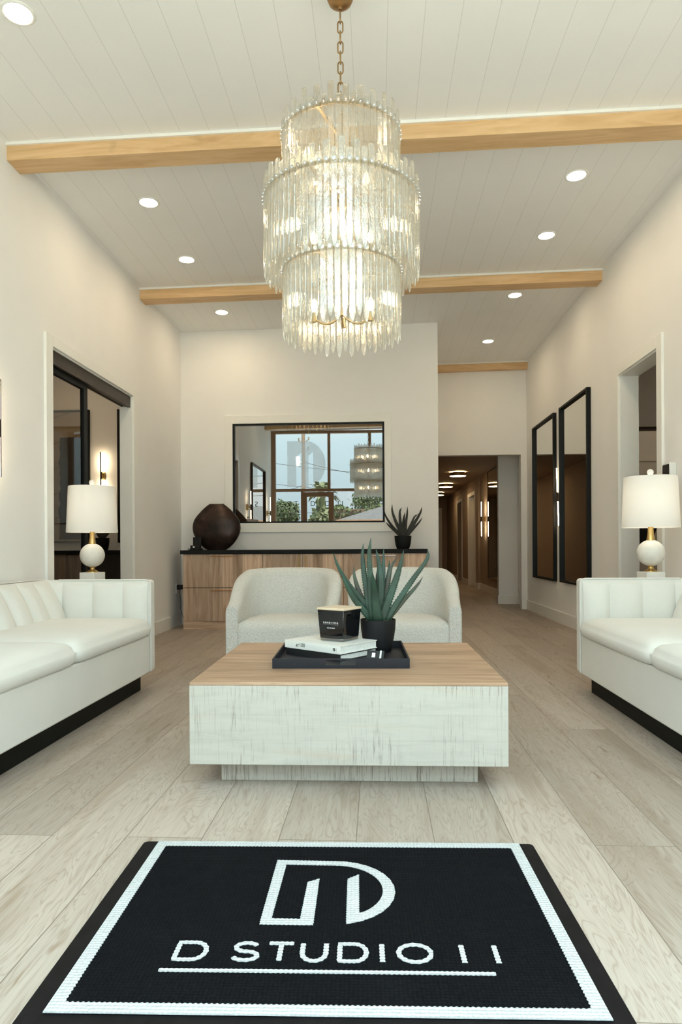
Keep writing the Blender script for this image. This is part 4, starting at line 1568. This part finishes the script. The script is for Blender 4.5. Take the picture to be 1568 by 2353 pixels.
obj('lettering_rule', move(boxes((-0.043, 0.043, -0.0004, 0.0004, -0.0003, 0.0003)), on_face(0.0785)), M['grey_ink'], cd)
obj('scent_lettering', move(text_bm('FEU DE BOIS', 0.0072, 0.0003, 1.1), on_face(0.060)), M['white_ink'], cd)

mb = thing('matchbox', 'small black matchbox with silver badge leaning in the tray by the aloe pot', 'matchbox', (-0.012, 3.005, TR), math.radians(-14))
def tilted(x0, x1, y0, y1, z0, z1):
    bm = boxes((x0, x1, y0, y1, z0, z1))
    return move(bm, Matrix.Translation((0, 0, 0.0)) @ Matrix.Rotation(math.radians(-28), 4, 'X'))
obj('box', tilted(-0.040, 0.040, 0.0, 0.018, 0.0, 0.046), M['dark_plastic'], mb, bevel=0.0015)
obj('badge', tilted(-0.016, 0.0, -0.003, 0.0, 0.012, 0.034), M['silver'], mb, bevel=0.001)
obj('white_strip', tilted(0.020, 0.028, -0.0008, 0.0002, 0.0, 0.046), M['paper'], mb)

# ---------------------------------------------------------------- table lamps on side tables
def side_table(x, y, label):
    r = thing('side_table', label, 'side table', (x, y, 0), 0, 'side tables at the sofa ends')
    bm = B()
    lathe(bm, [(0.002, 0.622), (0.18, 0.622), (0.185, 0.627), (0.185, 0.640), (0.18, 0.645), (0.002, 0.645)], n=48)
    obj('top', bm, M['marble'], r, smooth=40)
    bm = B()
    lathe(bm, [(0.14, 0), (0.14, 0.012), (0.02, 0.02), (0.017, 0.03), (0.017, 0.622)], n=32)
    obj('pedestal', bm, M['gold'], r, smooth=40)
    return r


def table_lamp(x, y, z, rz, label):
    r = thing('table_lamp', label, 'table lamp', (x, y, z), rz, 'ball table lamps beside the sofas')
    obj('base_block', boxes((-0.066, 0.066, -0.066, 0.066, 0, 0.112)), M['marble'], r, bevel=0.003)
    bm = B()
    lathe(bm, [(0.046, 0.112), (0.046, 0.117), (0.036, 0.122), (0.022, 0.130), (0.016, 0.140), (0.018, 0.148), (0.026, 0.156), (0.030, 0.160)], n=36)
    obj('foot_collar', bm, M['gold'], r, smooth=50)
    bm = B()
    R, zc = 0.091, 0.241
    lathe(bm, [(R * math.sin(PI * i / 28), zc - R * math.cos(PI * i / 28)) for i in range(29)], n=56)
    obj('ball', bm, M['alabaster'], r, smooth=180)
    bm = B()
    lathe(bm, [(0.028, 0.325), (0.027, 0.335), (0.020, 0.38), (0.017, 0.42), (0.016, 0.47), (0.008, 0.475), (0.008, 0.56)], n=32)
    obj('neck', bm, M['gold'], r, smooth=50)
    bm = B()
    lathe(bm, [(0.187, 0.416), (0.171, 0.764), (0.1695, 0.764), (0.1855, 0.416)], n=72, cap=False)
    R_ = bm.verts
    bm.verts.ensure_lookup_table()
    n = 72
    for i in range(n):
        bm.faces.new((bm.verts[i], bm.verts[3 * n + i], bm.verts[3 * n + (i + 1) % n], bm.verts[(i + 1) % n]))
    sh = obj('lamp_shade', bm, M['shade'], r, smooth=50)
    bm = B()
    for k in range(3):
        a = 2 * PI * k / 3
        cyl(bm, (0, 0, 0.735), (0.171 * math.cos(a), 0.171 * math.sin(a), 0.755), 0.002, 6)
    cyl(bm, (0, 0, 0.56), (0, 0, 0.778), 0.003, 8)
    obj('shade_spider', bm, M['gold'], sh, smooth=50)
    bm = B()
    lathe(bm, [(0.028 * math.sin(PI * i / 14), 0.56 + 0.04 * (1 - math.cos(PI * i / 14))) for i in range(15)], n=20)
    obj('bulb', bm, M['lamp_bulb'], r, smooth=180)
    bm = B()
    lathe(bm, [(0.022 * math.sin(PI * i / 14), 0.797 - 0.022 * math.cos(PI * i / 14)) for i in range(15)], n=24)
    obj('finial', bm, M['marble'], r, smooth=180)
    return r


side_table(-2.17, 4.98, 'round marble side table hidden past the far end of the left sofa')
side_table(1.885, 4.70, 'round marble side table hidden past the far end of the right sofa')
table_lamp(-2.17, 4.98, 0.645, math.radians(-14), 'white ball table lamp in front of the left sliding doorway')
table_lamp(1.885, 4.70, 0.645, math.radians(8), 'white ball table lamp in front of the right doorway, thermostat beside it')

# ---------------------------------------------------------------- chandelier
def rod_bm(bm, ang, R, z0, z1, w, th, rnd):
    """one flat poured-glass bar, blunt at the top, drawn to a blunt point at the foot"""
    c, s = math.cos(ang), math.sin(ang)
    tw = rnd.uniform(-0.10, 0.10)
    tx, ty = -s * math.cos(tw) + c * math.sin(tw), c * math.cos(tw) + s * math.sin(tw)
    nx, ny = ty, -tx
    rings = []
    foot = 0.045
    for z, k in ((z0, 0.22), (z0 + 0.004, 0.34), (z0 + foot * 0.45, 0.72), (z0 + foot, 1.0), (z0 + (z1 - z0) * 0.4, rnd.uniform(0.93, 1.04)),
                 (z0 + (z1 - z0) * 0.7, rnd.uniform(0.95, 1.05)), (z1 - 0.008, 0.98), (z1 - 0.002, 0.86), (z1, 0.62)):
        ring = []
        for u, v in ((-1, -0.45), (-0.8, -1), (0.8, -1), (1, -0.45), (1, 0.45), (0.8, 1), (-0.8, 1), (-1, 0.45)):
            a, b = u * w / 2 * k, v * th / 2 * min(1, k * 1.2)
            ring.append((R * c + tx * a + nx * b, R * s + ty * a + ny * b, z))
        rings.append(ring)
    loft(bm, rings)


def link_pts(cz, long_, wide, turn):
    h, q = long_ / 2 - wide / 2, wide / 2
    pts = []
    for i in range(9):
        a = PI * i / 8
        pts.append((q * math.cos(a), h + q * math.sin(a)))
    for i in range(9):
        a = PI + PI * i / 8
        pts.append((q * math.cos(a), -h + q * math.sin(a)))
    return [((x, 0, cz + z) if turn else (0, x, cz + z)) for x, z in pts]


CHX, CHY = -0.157, 3.108
chand = thing('chandelier', 'large three-tier glass rod chandelier hanging on a brass chain', 'chandelier', (CHX, CHY, 0))
rnd = random.Random(5)
tiers = [(0.262, 2.845, 2.895, 2.47, 54), (0.347, 2.545, 2.605, 2.185, 71), (0.262, 2.222, 2.27, 1.908, 54)]
all_rods = []
for R, zr, zt, zb, cnt in tiers:
    off = rnd.random()
    for i in range(cnt):
        a = 2 * PI * (i + off) / cnt
        all_rods.append((a, R + 0.010, zb + (0.018 if i % 2 else -0.004) + rnd.uniform(-0.005, 0.005),
                         zt + (0.026 if i % 2 else -0.010) + rnd.uniform(-0.012, 0.012)))
all_rods.sort(key=lambda q: q[1] * math.sin(q[0]))
for q in all_rods[:100]:
    bm = B()
    rod_bm(bm, *q, 0.0295, 0.0095, rnd)
    obj('glass_rod', bm, M['rod'], chand, smooth=35)
bm = B()
for q in all_rods[100:]:
    rod_bm(bm, *q, 0.0295, 0.0095, rnd)
o = obj('rear_glass_rods', bm, M['rod'], chand, smooth=35)
o['kind'] = 'stuff'
for R, zr, zt, zb, cnt in tiers:
    bm = B()
    lathe(bm, [(R - 0.006, zr - 0.010), (R, zr - 0.010), (R, zr + 0.008), (R - 0.006, zr + 0.008), (R - 0.006, zr - 0.010)], n=96, cap=False)
    rg = obj('ring_band', bm, M['champagne'], chand, smooth=40)
bm = B()
for (a, R, zb, zt) in all_rods:
    zr = min((t[1] for t in tiers), key=lambda z: abs(z - (zt - 0.055)))
    c, s = math.cos(a), math.sin(a)
    for r0, r1, q0, q1 in ((0.0085, 0.0085, 0.006, 0.009), (0.003, 0.003, 0.009, 0.013)):
        rings = []
        for rr, q in ((r0, q0), (r1, q1)):
            rings.append([((R + q) * c - s * rr * math.cos(t), (R + q) * s + c * rr * math.cos(t), zr + rr * math.sin(t)) for t in [2 * PI * k / 10 for k in range(10)]])
        loft(bm, rings)
o = obj('rod_studs', bm, M['silver'], chand, smooth=40)
o['kind'] = 'stuff'
# spokes, hubs and stem
for R, zr, zt, zb, cnt in tiers:
    bm = B()
    for k in range(3):
        a = math.radians(250 + 120 * k)
        v = Vector((math.cos(a), math.sin(a), 0))
        n_ = Vector((-v.y, v.x, 0)) * 0.006
        p, q = v * 0.02, v * (R - 0.004)
        hexa(bm, [p - n_ + Vector((0, 0, zr - 0.006)), q - n_ + Vector((0, 0, zr - 0.006)), q + n_ + Vector((0, 0, zr - 0.006)), p + n_ + Vector((0, 0, zr - 0.006))],
             [p - n_ + Vector((0, 0, zr + 0.004)), q - n_ + Vector((0, 0, zr + 0.004)), q + n_ + Vector((0, 0, zr + 0.004)), p + n_ + Vector((0, 0, zr + 0.004))])
    lathe(bm, [(0.022, zr - 0.028), (0.026, zr - 0.024), (0.026, zr + 0.02), (0.018, zr + 0.028)], n=24)
    obj('spokes', bm, M['champagne'], chand, smooth=40)
bm = B()
cyl(bm, (0, 0, 2.02), (0, 0, 2.95), 0.008, 14)
tube(bm, [(0.012 * math.cos(t), 0, 2.962 + 0.012 * math.sin(t)) for t in [2 * PI * k / 16 for k in range(16)]], 0.003, 8, True)
obj('stem', bm, M['champagne'], chand, smooth=40)
bm = B()
z, k = 2.985, 0
while z < 3.44:
    tube(bm, link_pts(z, 0.056, 0.024, k % 2 == 0), 0.0032, 8, True)
    z += 0.0475
    k += 1
obj('chain', bm, M['bronze_gold'], chand, smooth=60)
bm = B()
zc = CZ(CHX)
lathe(bm, [(0.008, 3.445), (0.010, 3.455), (0.03, 3.462), (0.052, 3.478), (0.062, 3.50), (0.064, zc - 0.01), (0.068, zc + 0.001)], n=40)
obj('canopy', bm, M['bronze_gold'], chand, smooth=50)
# bulbs on curved arms
for zb_, rad, angs in ((2.66, 0.135, (30, 95, 155, 215)), (2.385, 0.155, (28, 88, 152)), (2.055, 0.145, (22, 90, 158))):
    for ang in angs:
        a = math.radians(ang)
        c, s = math.cos(a), math.sin(a)
        bm = B()
        tube(bm, [(c * rad * t, s * rad * t, zb_ - 0.03 - 0.035 * math.sin(PI * t) + 0.0 * t) for t in [0.03 + 0.97 * i / 8 for i in range(9)]], 0.005, 8)
        cyl(bm, (c * rad, s * rad, zb_ - 0.045), (c * rad, s * rad, zb_), 0.011, 12)
        ar = obj('arm', bm, M['champagne'], chand, smooth=50)
        bm = B()
        lathe(bm, [(0.006, zb_), (0.013, zb_ + 0.012), (0.016, zb_ + 0.03), (0.012, zb_ + 0.05), (0.003, zb_ + 0.066)], (c * rad, s * rad), 12)
        obj('bulb', bm, M['bulb'], ar, smooth=180)

# small rod chandelier in the room behind the inner window (its lower fringe shows at the pane's top)
mc = thing('chandelier', 'fringe of a glass rod chandelier at the top of the inner window', 'chandelier', (-0.94, 9.5, 0))
bm = B()
for i in range(36):
    rod_bm(bm, 2 * PI * i / 36, 0.37, 2.62 + (0.03 if i % 2 else 0), 2.95, 0.024, 0.009, rnd)
o = obj('rod_fringe', bm, M['rod'], mc, smooth=35)
bm = B()
lathe(bm, [(0.355, 2.93), (0.362, 2.93), (0.362, 2.95), (0.355, 2.95), (0.355, 2.93)], n=60, cap=False)
for k in range(3):
    a = 2 * PI * k / 3
    cyl(bm, (0, 0, 2.94), (0.357 * math.cos(a), 0.357 * math.sin(a), 2.94), 0.006, 8)
cyl(bm, (0, 0, 2.8), (0, 0, 3.59), 0.010, 10)
lathe(bm, [(0.02, 3.56), (0.07, 3.575), (0.07, CZ(-0.94))], n=24)
obj('frame', bm, M['champagne'], mc, smooth=40)
bm = B()
for k in range(4):
    a = 2 * PI * k / 4 + 0.4
    lathe(bm, [(0.004, 2.74), (0.022, 2.765), (0.022, 2.79), (0.004, 2.815)], (0.2 * math.cos(a), 0.2 * math.sin(a)), 12)
for k in range(4):
    a = 2 * PI * k / 4 + 0.4
obj('bulbs', bm, M['bulb'], mc, smooth=180)

# ---------------------------------------------------------------- wall mirrors
def wall_mirror(x, s, y0, y1, z0, z1, label, group='tall black-framed wall mirrors', depth=0.045, fw=0.026):
    """leans flat on a wall facing along s * x"""
    r = thing('wall_mirror', label, 'mirror', (x, (y0 + y1) / 2, z0), 0, group)
    w, h = (y1 - y0) / 2, z1 - z0
    a, b = sorted((0.001 * s, depth * s))
    bm = boxes((a, b, -w, -w + fw, 0, h), (a, b, w - fw, w, 0, h), (a, b, -w + fw, w - fw, 0, fw), (a, b, -w + fw, w - fw, h - fw, h))
    obj('frame', bm, M['black_metal'], r, bevel=0.002)
    a, b = sorted((0.002 * s, 0.014 * s))
    obj('glass', boxes((a, b, -w + fw - 0.002, w - fw + 0.002, fw - 0.002, h - fw + 0.002)), M['mirror'], r)
    return r
wall_mirror(XR, -1, 7.035, 8.10, 0.505, 2.582, 'near tall black-framed mirror on the right wall')
wall_mirror(XR, -1, 8.355, 9.47, 0.50, 2.582, 'far tall black-framed mirror on the right wall, nearer the hallway')
wall_mirror(XL, 1, 2.08, 3.58, 0.505, 2.56, 'tall framed mirror on the left wall, seen reflected in the inner window')
wall_mirror(2.25, -1, 11.9, 13.57, 0.30, 2.42, 'tall frameless-looking mirror inside the hallway beside the glowing sconce', 'hallway mirror', 0.02, 0.010)

# ---------------------------------------------------------------- bar sconces
def sconce(loc, rz, label, half=0.35, out=1.0, tilt=0.0, face=0.010):
    """wall plane x = 0, sticks out along +x"""
    r = thing('wall_sconce', label, 'wall light', loc, rz, 'slim vertical bar wall sconces')
    k = out
    rot = Matrix.Translation((0.08 * k, 0, 0)) @ Matrix.Rotation(tilt, 4, 'Y') @ Matrix.Translation((-0.08 * k, 0, 0))
    obj('back_plate', boxes((0.0, 0.030 * k, -0.032, 0.032, -0.055, 0.055)), M['gold'], r, bevel=0.003)
    obj('bracket', boxes((0.030 * k, 0.084 * k, -0.010, 0.010, -0.012, 0.012), (0.030 * k, 0.045 * k, -0.024, 0.024, 0.030, 0.045), (0.030 * k, 0.045 * k, -0.024, 0.024, -0.045, -0.030)), M['gold'], r, bevel=0.002)
    x1 = 0.096 * k
    obj('bar', move(boxes((x1 - 0.007, x1, -face, face, -half, half), (x1 - 0.020, x1 - 0.007, -0.012, 0.012, -0.055, 0.055)), rot), M['bronze_metal'], r, bevel=0.002)
    for z0, z1 in ((0.056, half - 0.004), (-half + 0.004, -0.056)):
        obj('light_tube', move(boxes((x1 - 0.020, x1 - 0.0072, -0.009, 0.009, z0, z1)), rot), M['led'], r, bevel=0.003)
    return r
sconce((XR, 8.20, 1.53), PI, 'gold bar sconce between the two tall mirrors on the right wall', 0.35, 0.5, 0.03)
sconce((XL, 3.975, 1.68), 0, 'bar sconce on the left wall at the very left edge of the photo', 0.30, 1.0, 0.0, 0.003)
sconce((XL, 1.72, 1.68), 0, 'bar sconce on the left wall near the glass front, seen only in the inner window')
sconce((-4.01, 9.60, 2.00), -PI / 2, 'bar sconce glowing on the wall of the left room, above the table lamp', 0.34)
sconce((2.25, 13.95, 1.50), PI, 'bar sconce glowing inside the hallway beside the mirror', 0.36)

# ---------------------------------------------------------------- small fittings
th_ = thing('thermostat', 'white thermostat with dark screen on the right wall beside the lamp', 'thermostat', (XR, 5.14, 1.43))
obj('housing', boxes((-0.050, 0.0, -0.075, 0.055, 0, 0.125)), M['white_plastic'], th_, bevel=0.006)
obj('screen', boxes((-0.054, -0.0495, -0.062, 0.045, 0.012, 0.113)), M['dark_plastic'], th_)
def outlet(loc, s, label):
    r = thing('wall_outlet', label, 'outlet', loc, 0, 'white wall outlets')
    a, b = sorted((0, 0.007 * s))
    obj('cover_plate', boxes((a, b, -0.037, 0.037, 0, 0.116)), M['white_plastic'], r, bevel=0.002)
    a, b = sorted((0.006 * s, 0.0085 * s))
    obj('socket', boxes((a, b, -0.017, 0.017, 0.016, 0.050), (a, b, -0.017, 0.017, 0.066, 0.100)), M['white_plastic'], r, bevel=0.003)
    return r
outlet((XR, 8.31, 0.30), -1, 'white wall outlet under the far mirror on the right wall')
outlet((XL, 7.86, 0.395), 1, 'white wall outlet at the left end of the sideboard with black plug')
pl = thing('power_adapter', 'black power adapter with cord plugged in beside the sideboard', 'power adapter', (XL + 0.0085, 7.86, 0.455))
obj('adapter', boxes((0, 0.06, -0.03, 0.03, -0.012, 0.042)), M['dark_plastic'], pl, bevel=0.005)
bm = B()
tube(bm, [(0.03, 0, -0.012), (0.034, -0.005, -0.08), (0.045, -0.01, -0.17), (0.04, -0.005, -0.24), (0.05, 0.01, -0.30), (0.062, 0.03, -0.36)], 0.003, 8)
obj('cord', bm, M['dark_plastic'], pl, smooth=60)

# ---------------------------------------------------------------- hallway ceiling drums
def drum(x, y, label):
    r = thing('flush_light', label, 'ceiling light', (x, y, HC), 0, 'brass drum lights along the hallway ceiling')
    bm = B()
    lathe(bm, [(0.163, -0.085), (0.168, -0.085), (0.168, -0.018), (0.163, -0.018), (0.163, -0.085)], n=48, cap=False)
    obj('band', bm, M['bronze_gold'], r, smooth=40)
    bm = B()
    lathe(bm, [(0.156, -0.090), (0.160, -0.086), (0.160, -0.012), (0.156, -0.010)], n=48)
    obj('diffuser', bm, M['hall_glow'], r, smooth=40)
    bm = B()
    lathe(bm, [(0.06, -0.010), (0.06, 0.0)], n=24)
    obj('mount', bm, M['bronze_gold'], r, smooth=40)
drum(1.64, 13.55, 'nearest brass drum light on the dark hallway ceiling')
drum(1.65, 16.0, 'middle brass drum light on the hallway ceiling, half hidden by the wall')
drum(1.70, 18.6, 'farthest brass drum light on the hallway ceiling, mostly hidden')

# ---------------------------------------------------------------- left room
lc = thing('low_cabinet', 'dark walnut low cabinet behind the sliding glass in the left room', 'cabinet', (-4.95, 9.08, 0))
obj('carcass', boxes((-0.62, 0.605, 0.022, 0.515, 0.0, 0.866)), M['dark_walnut'], lc)
obj('door', boxes((-0.62, -0.008, 0, 0.02, 0.09, 0.862)), M['dark_walnut'], lc, bevel=0.001)
obj('door', boxes((-0.005, 0.605, 0, 0.02, 0.09, 0.862)), M['dark_walnut'], lc, bevel=0.001)
lb = thing('low_cabinet', 'black low cabinet with small gold handles in the left room, under the dark aloe', 'cabinet', (-3.44, 9.08, 0))
obj('carcass', boxes((-0.90, 0.90, 0.022, 0.515, 0.0, 0.866)), M['dark_cabinet'], lb)
for k in range(4):
    x0 = -0.90 + 0.45 * k
    d = obj('door', boxes((x0 + 0.002, x0 + 0.448, 0, 0.02, 0.09, 0.862)), M['dark_cabinet'], lb, bevel=0.001)
    bm = B()
    xh = x0 + (0.41 if k % 2 == 0 else 0.04)
    handle(bm, (xh, 0, 0.74), (xh, 0, 0.86), 0.025, 0.005)
    obj('handle', bm, M['gold'], d, smooth=40)
tag(obj('worktop', boxes((-5.56, XL - WT - 0.002, 9.05, 9.598, 0.866, 0.911)), M['black_stone'], bevel=0.002),
    'black worktop on the cabinets of the left room', 'worktop')

def framed_art(x0, x1, z0, z1, y, label, strokes, group):
    r = thing('framed_art', label, 'picture', ((x0 + x1) / 2, y, z0), 0, group)
    w, h = (x1 - x0) / 2, z1 - z0
    fw = 0.03
    obj('frame', boxes((-w, -w + fw, -0.045, -0.001, 0, h), (w - fw, w, -0.045, -0.001, 0, h), (-w + fw, w - fw, -0.045, -0.001, 0, fw), (-w + fw, w - fw, -0.045, -0.001, h - fw, h)),
        M['trim'] if strokes == 'pale' else M['black_metal'], r, bevel=0.002)
    cv = obj('canvas', boxes((-w + fw - 0.002, w - fw + 0.002, -0.030, -0.004, fw - 0.002, h - fw + 0.002)), M['art'] if strokes != 'pale' else M['wall'], r)
    bm = B()
    pf = lambda u, v, q: (u, -0.030 - q, v)
    if strokes == 'brush':
        rn = random.Random(3)
        L = [(0.02 + rn.uniform(-0.02, 0.02), 0.05 + 1.5 * i / 20) for i in range(21)]
        Rr = [(0.37 + rn.uniform(-0.015, 0.015), 0.05 + 1.5 * i / 20) for i in range(21)]
        prism(bm, L + Rr[::-1], pf, 0.003)
        prism(bm, [(-0.38, 0.15), (-0.22, 0.12), (-0.20, 1.1), (-0.36, 1.15)], pf, 0.003)
    elif strokes == 'pale':
        prism(bm, [(0.12, 0.10), (0.42, 0.10), (0.42, 1.30), (0.10, 1.30)], pf, 0.003)
        prism(bm, [(-0.42, 0.06), (-0.05, 0.06), (0.04, 0.35), (-0.42, 0.40)], pf, 0.003)
        for a in ((-0.32, -0.313, 0.5, 1.15), (-0.08, -0.073, 0.5, 1.15)):
            prism(bm, [(a[0], a[2]), (a[1], a[2]), (a[1], a[3]), (a[0], a[3])], pf, 0.002)
        prism(bm, [(-0.313, 1.143), (-0.08, 1.143), (-0.08, 1.15), (-0.313, 1.15)], pf, 0.002)
    else:
        prism(bm, [(-0.3, 0.3), (0.1, 0.25), (0.2, 1.4), (-0.25, 1.5)], pf, 0.003)
    obj('brushwork', bm, M['ink'], cv)
    return r
framed_art(-5.15, -4.205, 1.02, 2.97, 9.60, 'large abstract picture with black brush strokes in the left room', 'brush', 'pictures in the left room')
framed_art(-3.785, -2.85, 1.02, 2.97, 9.60, 'black picture frame edge at the left doorway jamb, right of the sconce', 'plain', 'pictures in the left room')
framed_art(4.02, 4.98, 0.88, 2.33, 11.10, 'pale picture with black shapes in the room behind the right lamp', 'pale', 'picture in the right room')

# ---------------------------------------------------------------- the street, seen mirrored in the inner window
struct('ground', boxes((-60, 60, -90, FW - 0.125, -0.30, -0.14)), M['grass'])
pv = struct('trim_threshold', boxes((-3.0, 3.0, -1.5, FW - 0.125, -0.14, -0.01)), M['stucco'])

def crown(bm, c, r, n, rn, size=0.16, squash=1.0):
    for i in range(n):
        d = Vector((rn.gauss(0, 1), rn.gauss(0, 1), rn.gauss(0, 1))).normalized()
        rad = r * (0.55 + 0.45 * rn.random()) * (0.85 + 0.2 * math.sin(5 * d.x + 3 * d.z) * math.cos(4 * d.y))
        p = Vector(c) + Vector((d.x * rad, d.y * rad, d.z * rad * squash))
        u = Vector((rn.gauss(0, 1), rn.gauss(0, 1), rn.gauss(0, 1))).normalized()
        v = u.cross(d).normalized() if u.cross(d).length > 0.1 else Vector((1, 0, 0))
        s = size * rn.uniform(0.6, 1.2)
        try:
            bm.faces.new([bm.verts.new(p - u * s * 0.5), bm.verts.new(p + v * s * 0.35), bm.verts.new(p + u * s * 0.5), bm.verts.new(p - v * s * 0.35)])
        except ValueError:
            pass


def tree(label, x, y, z, r, n, seed, squash=1.0, size=0.22):
    rn = random.Random(seed)
    t = thing('tree', label, 'tree', (x, y, -0.14), 0, 'trees across the street')
    bm = B()
    crown(bm, (0, 0, z), r, n, rn, size, squash)
    for k in range(5):
        a = rn.uniform(0, 2 * PI)
        crown(bm, (r * 0.6 * math.cos(a), r * 0.6 * math.sin(a), z + rn.uniform(-0.3, 0.4) * r), r * 0.55, n // 5, rn, size, squash)
    obj('foliage', bm, M['leaf_a'], t)
    bm = B()
    tube(bm, [(0, 0, 0), (0.05, 0.02, z * 0.5), (0, 0, z)], [0.16, 0.12, 0.05], 8)
    obj('trunk', bm, M['bark'], t, smooth=60)
tree('rounded tree across the street at the left of the inner window', -5.7, -24, 3.1, 1.0, 1500, 1)
tree('low bushy tree beside the rounded one in the inner window', -4.85, -22, 1.8, 0.75, 1000, 2)
tree('tall tree whose branch shows at the top left of the inner window', -7.6, -24, 6.6, 1.7, 1200, 3)
tree('airy tree above the hedge at the right end of the inner window', -0.6, -40, 5.0, 1.6, 900, 4)

pt = thing('palm_tree', 'shaggy palm across the street, mirrored in the inner window', 'palm tree', (-2.85, -18, -0.14))
bm = B()
rn = random.Random(9)
lathe(bm, [(0.30, 0), (0.30, 2.6), (0.22, 3.6)], n=14)
crown(bm, (0, 0, 2.4), 0.62, 900, rn, 0.30, 1.7)
obj('trunk_skirt', bm, M['palm'], pt)
bm = B()
for k in range(34):
    a = rn.uniform(0, 2 * PI)
    e = rn.uniform(-0.2, 1.2)
    d = Vector((math.cos(a) * math.cos(e), math.sin(a) * math.cos(e), math.sin(e)))
    s = d.cross(Vector((0, 0, 1))).normalized() * 0.09
    p = Vector((0, 0, 3.75))
    q = p + d * 0.75
    t_ = q + d * 0.35 + Vector((0, 0, -0.28))
    bm.faces.new([bm.verts.new(v) for v in (p, q - s * 1.6, t_, q + s * 1.6)])
obj('fronds', bm, M['palm'], pt)

hb = thing('hedge', 'long clipped hedge beyond the grey roof, mirrored in the inner window', 'hedge', (-0.6, -34, -0.14))
bm = B()
rn = random.Random(12)
for i in range(5200):
    x, z = rn.uniform(-3.4, 5.0), 4.15 * rn.random() ** 0.7
    p = Vector((x, rn.uniform(-0.6, 0.6), z * (0.96 + 0.05 * math.sin(x * 2.1))))
    u = Vector((rn.gauss(0, 1), rn.gauss(0, 1), rn.gauss(0, 1))).normalized() * 0.16
    v = Vector((rn.gauss(0, 1), rn.gauss(0, 1), rn.gauss(0, 1))).normalized() * 0.11
    bm.faces.new([bm.verts.new(q) for q in (p - u, p - v, p + u, p + v)])
obj('foliage', bm, M['leaf_b'], hb)
obj('branches', boxes((-3.3, 4.9, -0.35, 0.35, 0, 3.9)), M['bark'], hb)

hs = thing('house', 'low house with grey hipped roof, mirrored at the right of the inner window', 'house', (1.0, -16, -0.14))
obj('wall', boxes((-2.3, 4.0, -3.0, 2.6, 0, 2.25)), M['stucco'], hs)
bm = B()
hexa(bm, [(-2.75, -3.4, 2.25), (4.4, -3.4, 2.25), (4.4, 3.0, 2.25), (-2.75, 3.0, 2.25)], [(-0.6, -0.5, 3.05), (3.2, -0.5, 3.05), (3.2, 0.3, 3.05), (-0.6, 0.3, 3.05)])
obj('roof', bm, M['shingle'], hs)
obj('fascia', boxes((-2.75, 4.4, 2.96, 3.03, 2.14, 2.27), (-2.78, -2.72, -3.4, 3.0, 2.14, 2.27)), M['front_frame'], hs)

up_ = thing('utility_pole', 'wooden utility pole with transformer, mirrored in the inner window', 'utility pole', (-3.97, -20, -0.14))
bm = B()
tube(bm, [(0, 0, 0), (0, 0, 5.5), (0, 0, 11.0)], [0.12, 0.10, 0.085], 14)
obj('pole', bm, M['pole'], up_, smooth=60)
bm = B()
lathe(bm, [(0.02, 5.45), (0.13, 5.47), (0.14, 5.52), (0.14, 5.95), (0.12, 6.0), (0.02, 6.02)], (-0.31, 0.08), 20)
cyl(bm, (-0.2, 0.05, 5.7), (0, 0, 5.7), 0.03, 8)
obj('transformer', bm, M['white_plastic'], up_, smooth=50)
bm = B()
for x, z in ((-0.25, 6.9), (0.3, 6.95), (0.26, 6.4)):
    cyl(bm, (0, 0, z - 0.2), (x, 0, z), 0.02, 8)
    cyl(bm, (x, 0, z - 0.05), (x, 0, z + 0.12), 0.035, 8)
obj('insulator_arms', bm, M['pole'], up_, smooth=50)
wires = [((-9, -20.3, 5.9), (-3.97, -20.3, 4.35), 0.9), ((-9, -20.3, 5.3), (-3.97, -20.3, 2.9), 0.5), ((-3.97, -20.35, 5.6), (6, -20.35, 4.2), 0.35),
         ((-9, -20.3, 6.2), (6, -20.3, 4.9), 0.5), ((-9, -20.4, 2.9), (6, -20.4, 2.95), 0.1), ((-9, -20.35, 8.0), (6, -20.35, 7.0), 0.2),
         ((-9, -20.4, 4.9), (6, -20.4, 3.7), 0.3), ((-9, -20.3, 2.45), (-3.97, -20.3, 2.75), 0.12)]
names = ['slack power line from the left to the pole transformer', 'lower slack power line left of the pole', 'power line sloping right from the transformer',
         'upper power line sloping across behind the pole', 'level power line low across the window view', 'topmost power line across the window view',
         'middle power line sloping right behind the pole', 'lowest short power line left of the pole']
for (a, b, sag), nm in zip(wires, names):
    A, Bv = Vector(a), Vector(b)
    pts = [A.lerp(Bv, t) - Vector((0, 0, sag * 4 * t * (1 - t))) for t in [i / 20 for i in range(21)]]
    bm = B()
    tube(bm, pts, 0.014, 6)
    tag(obj('power_line', bm, M['wire'], smooth=60), nm + ', mirrored in the inner window', 'power line', 'power lines on the street pole')
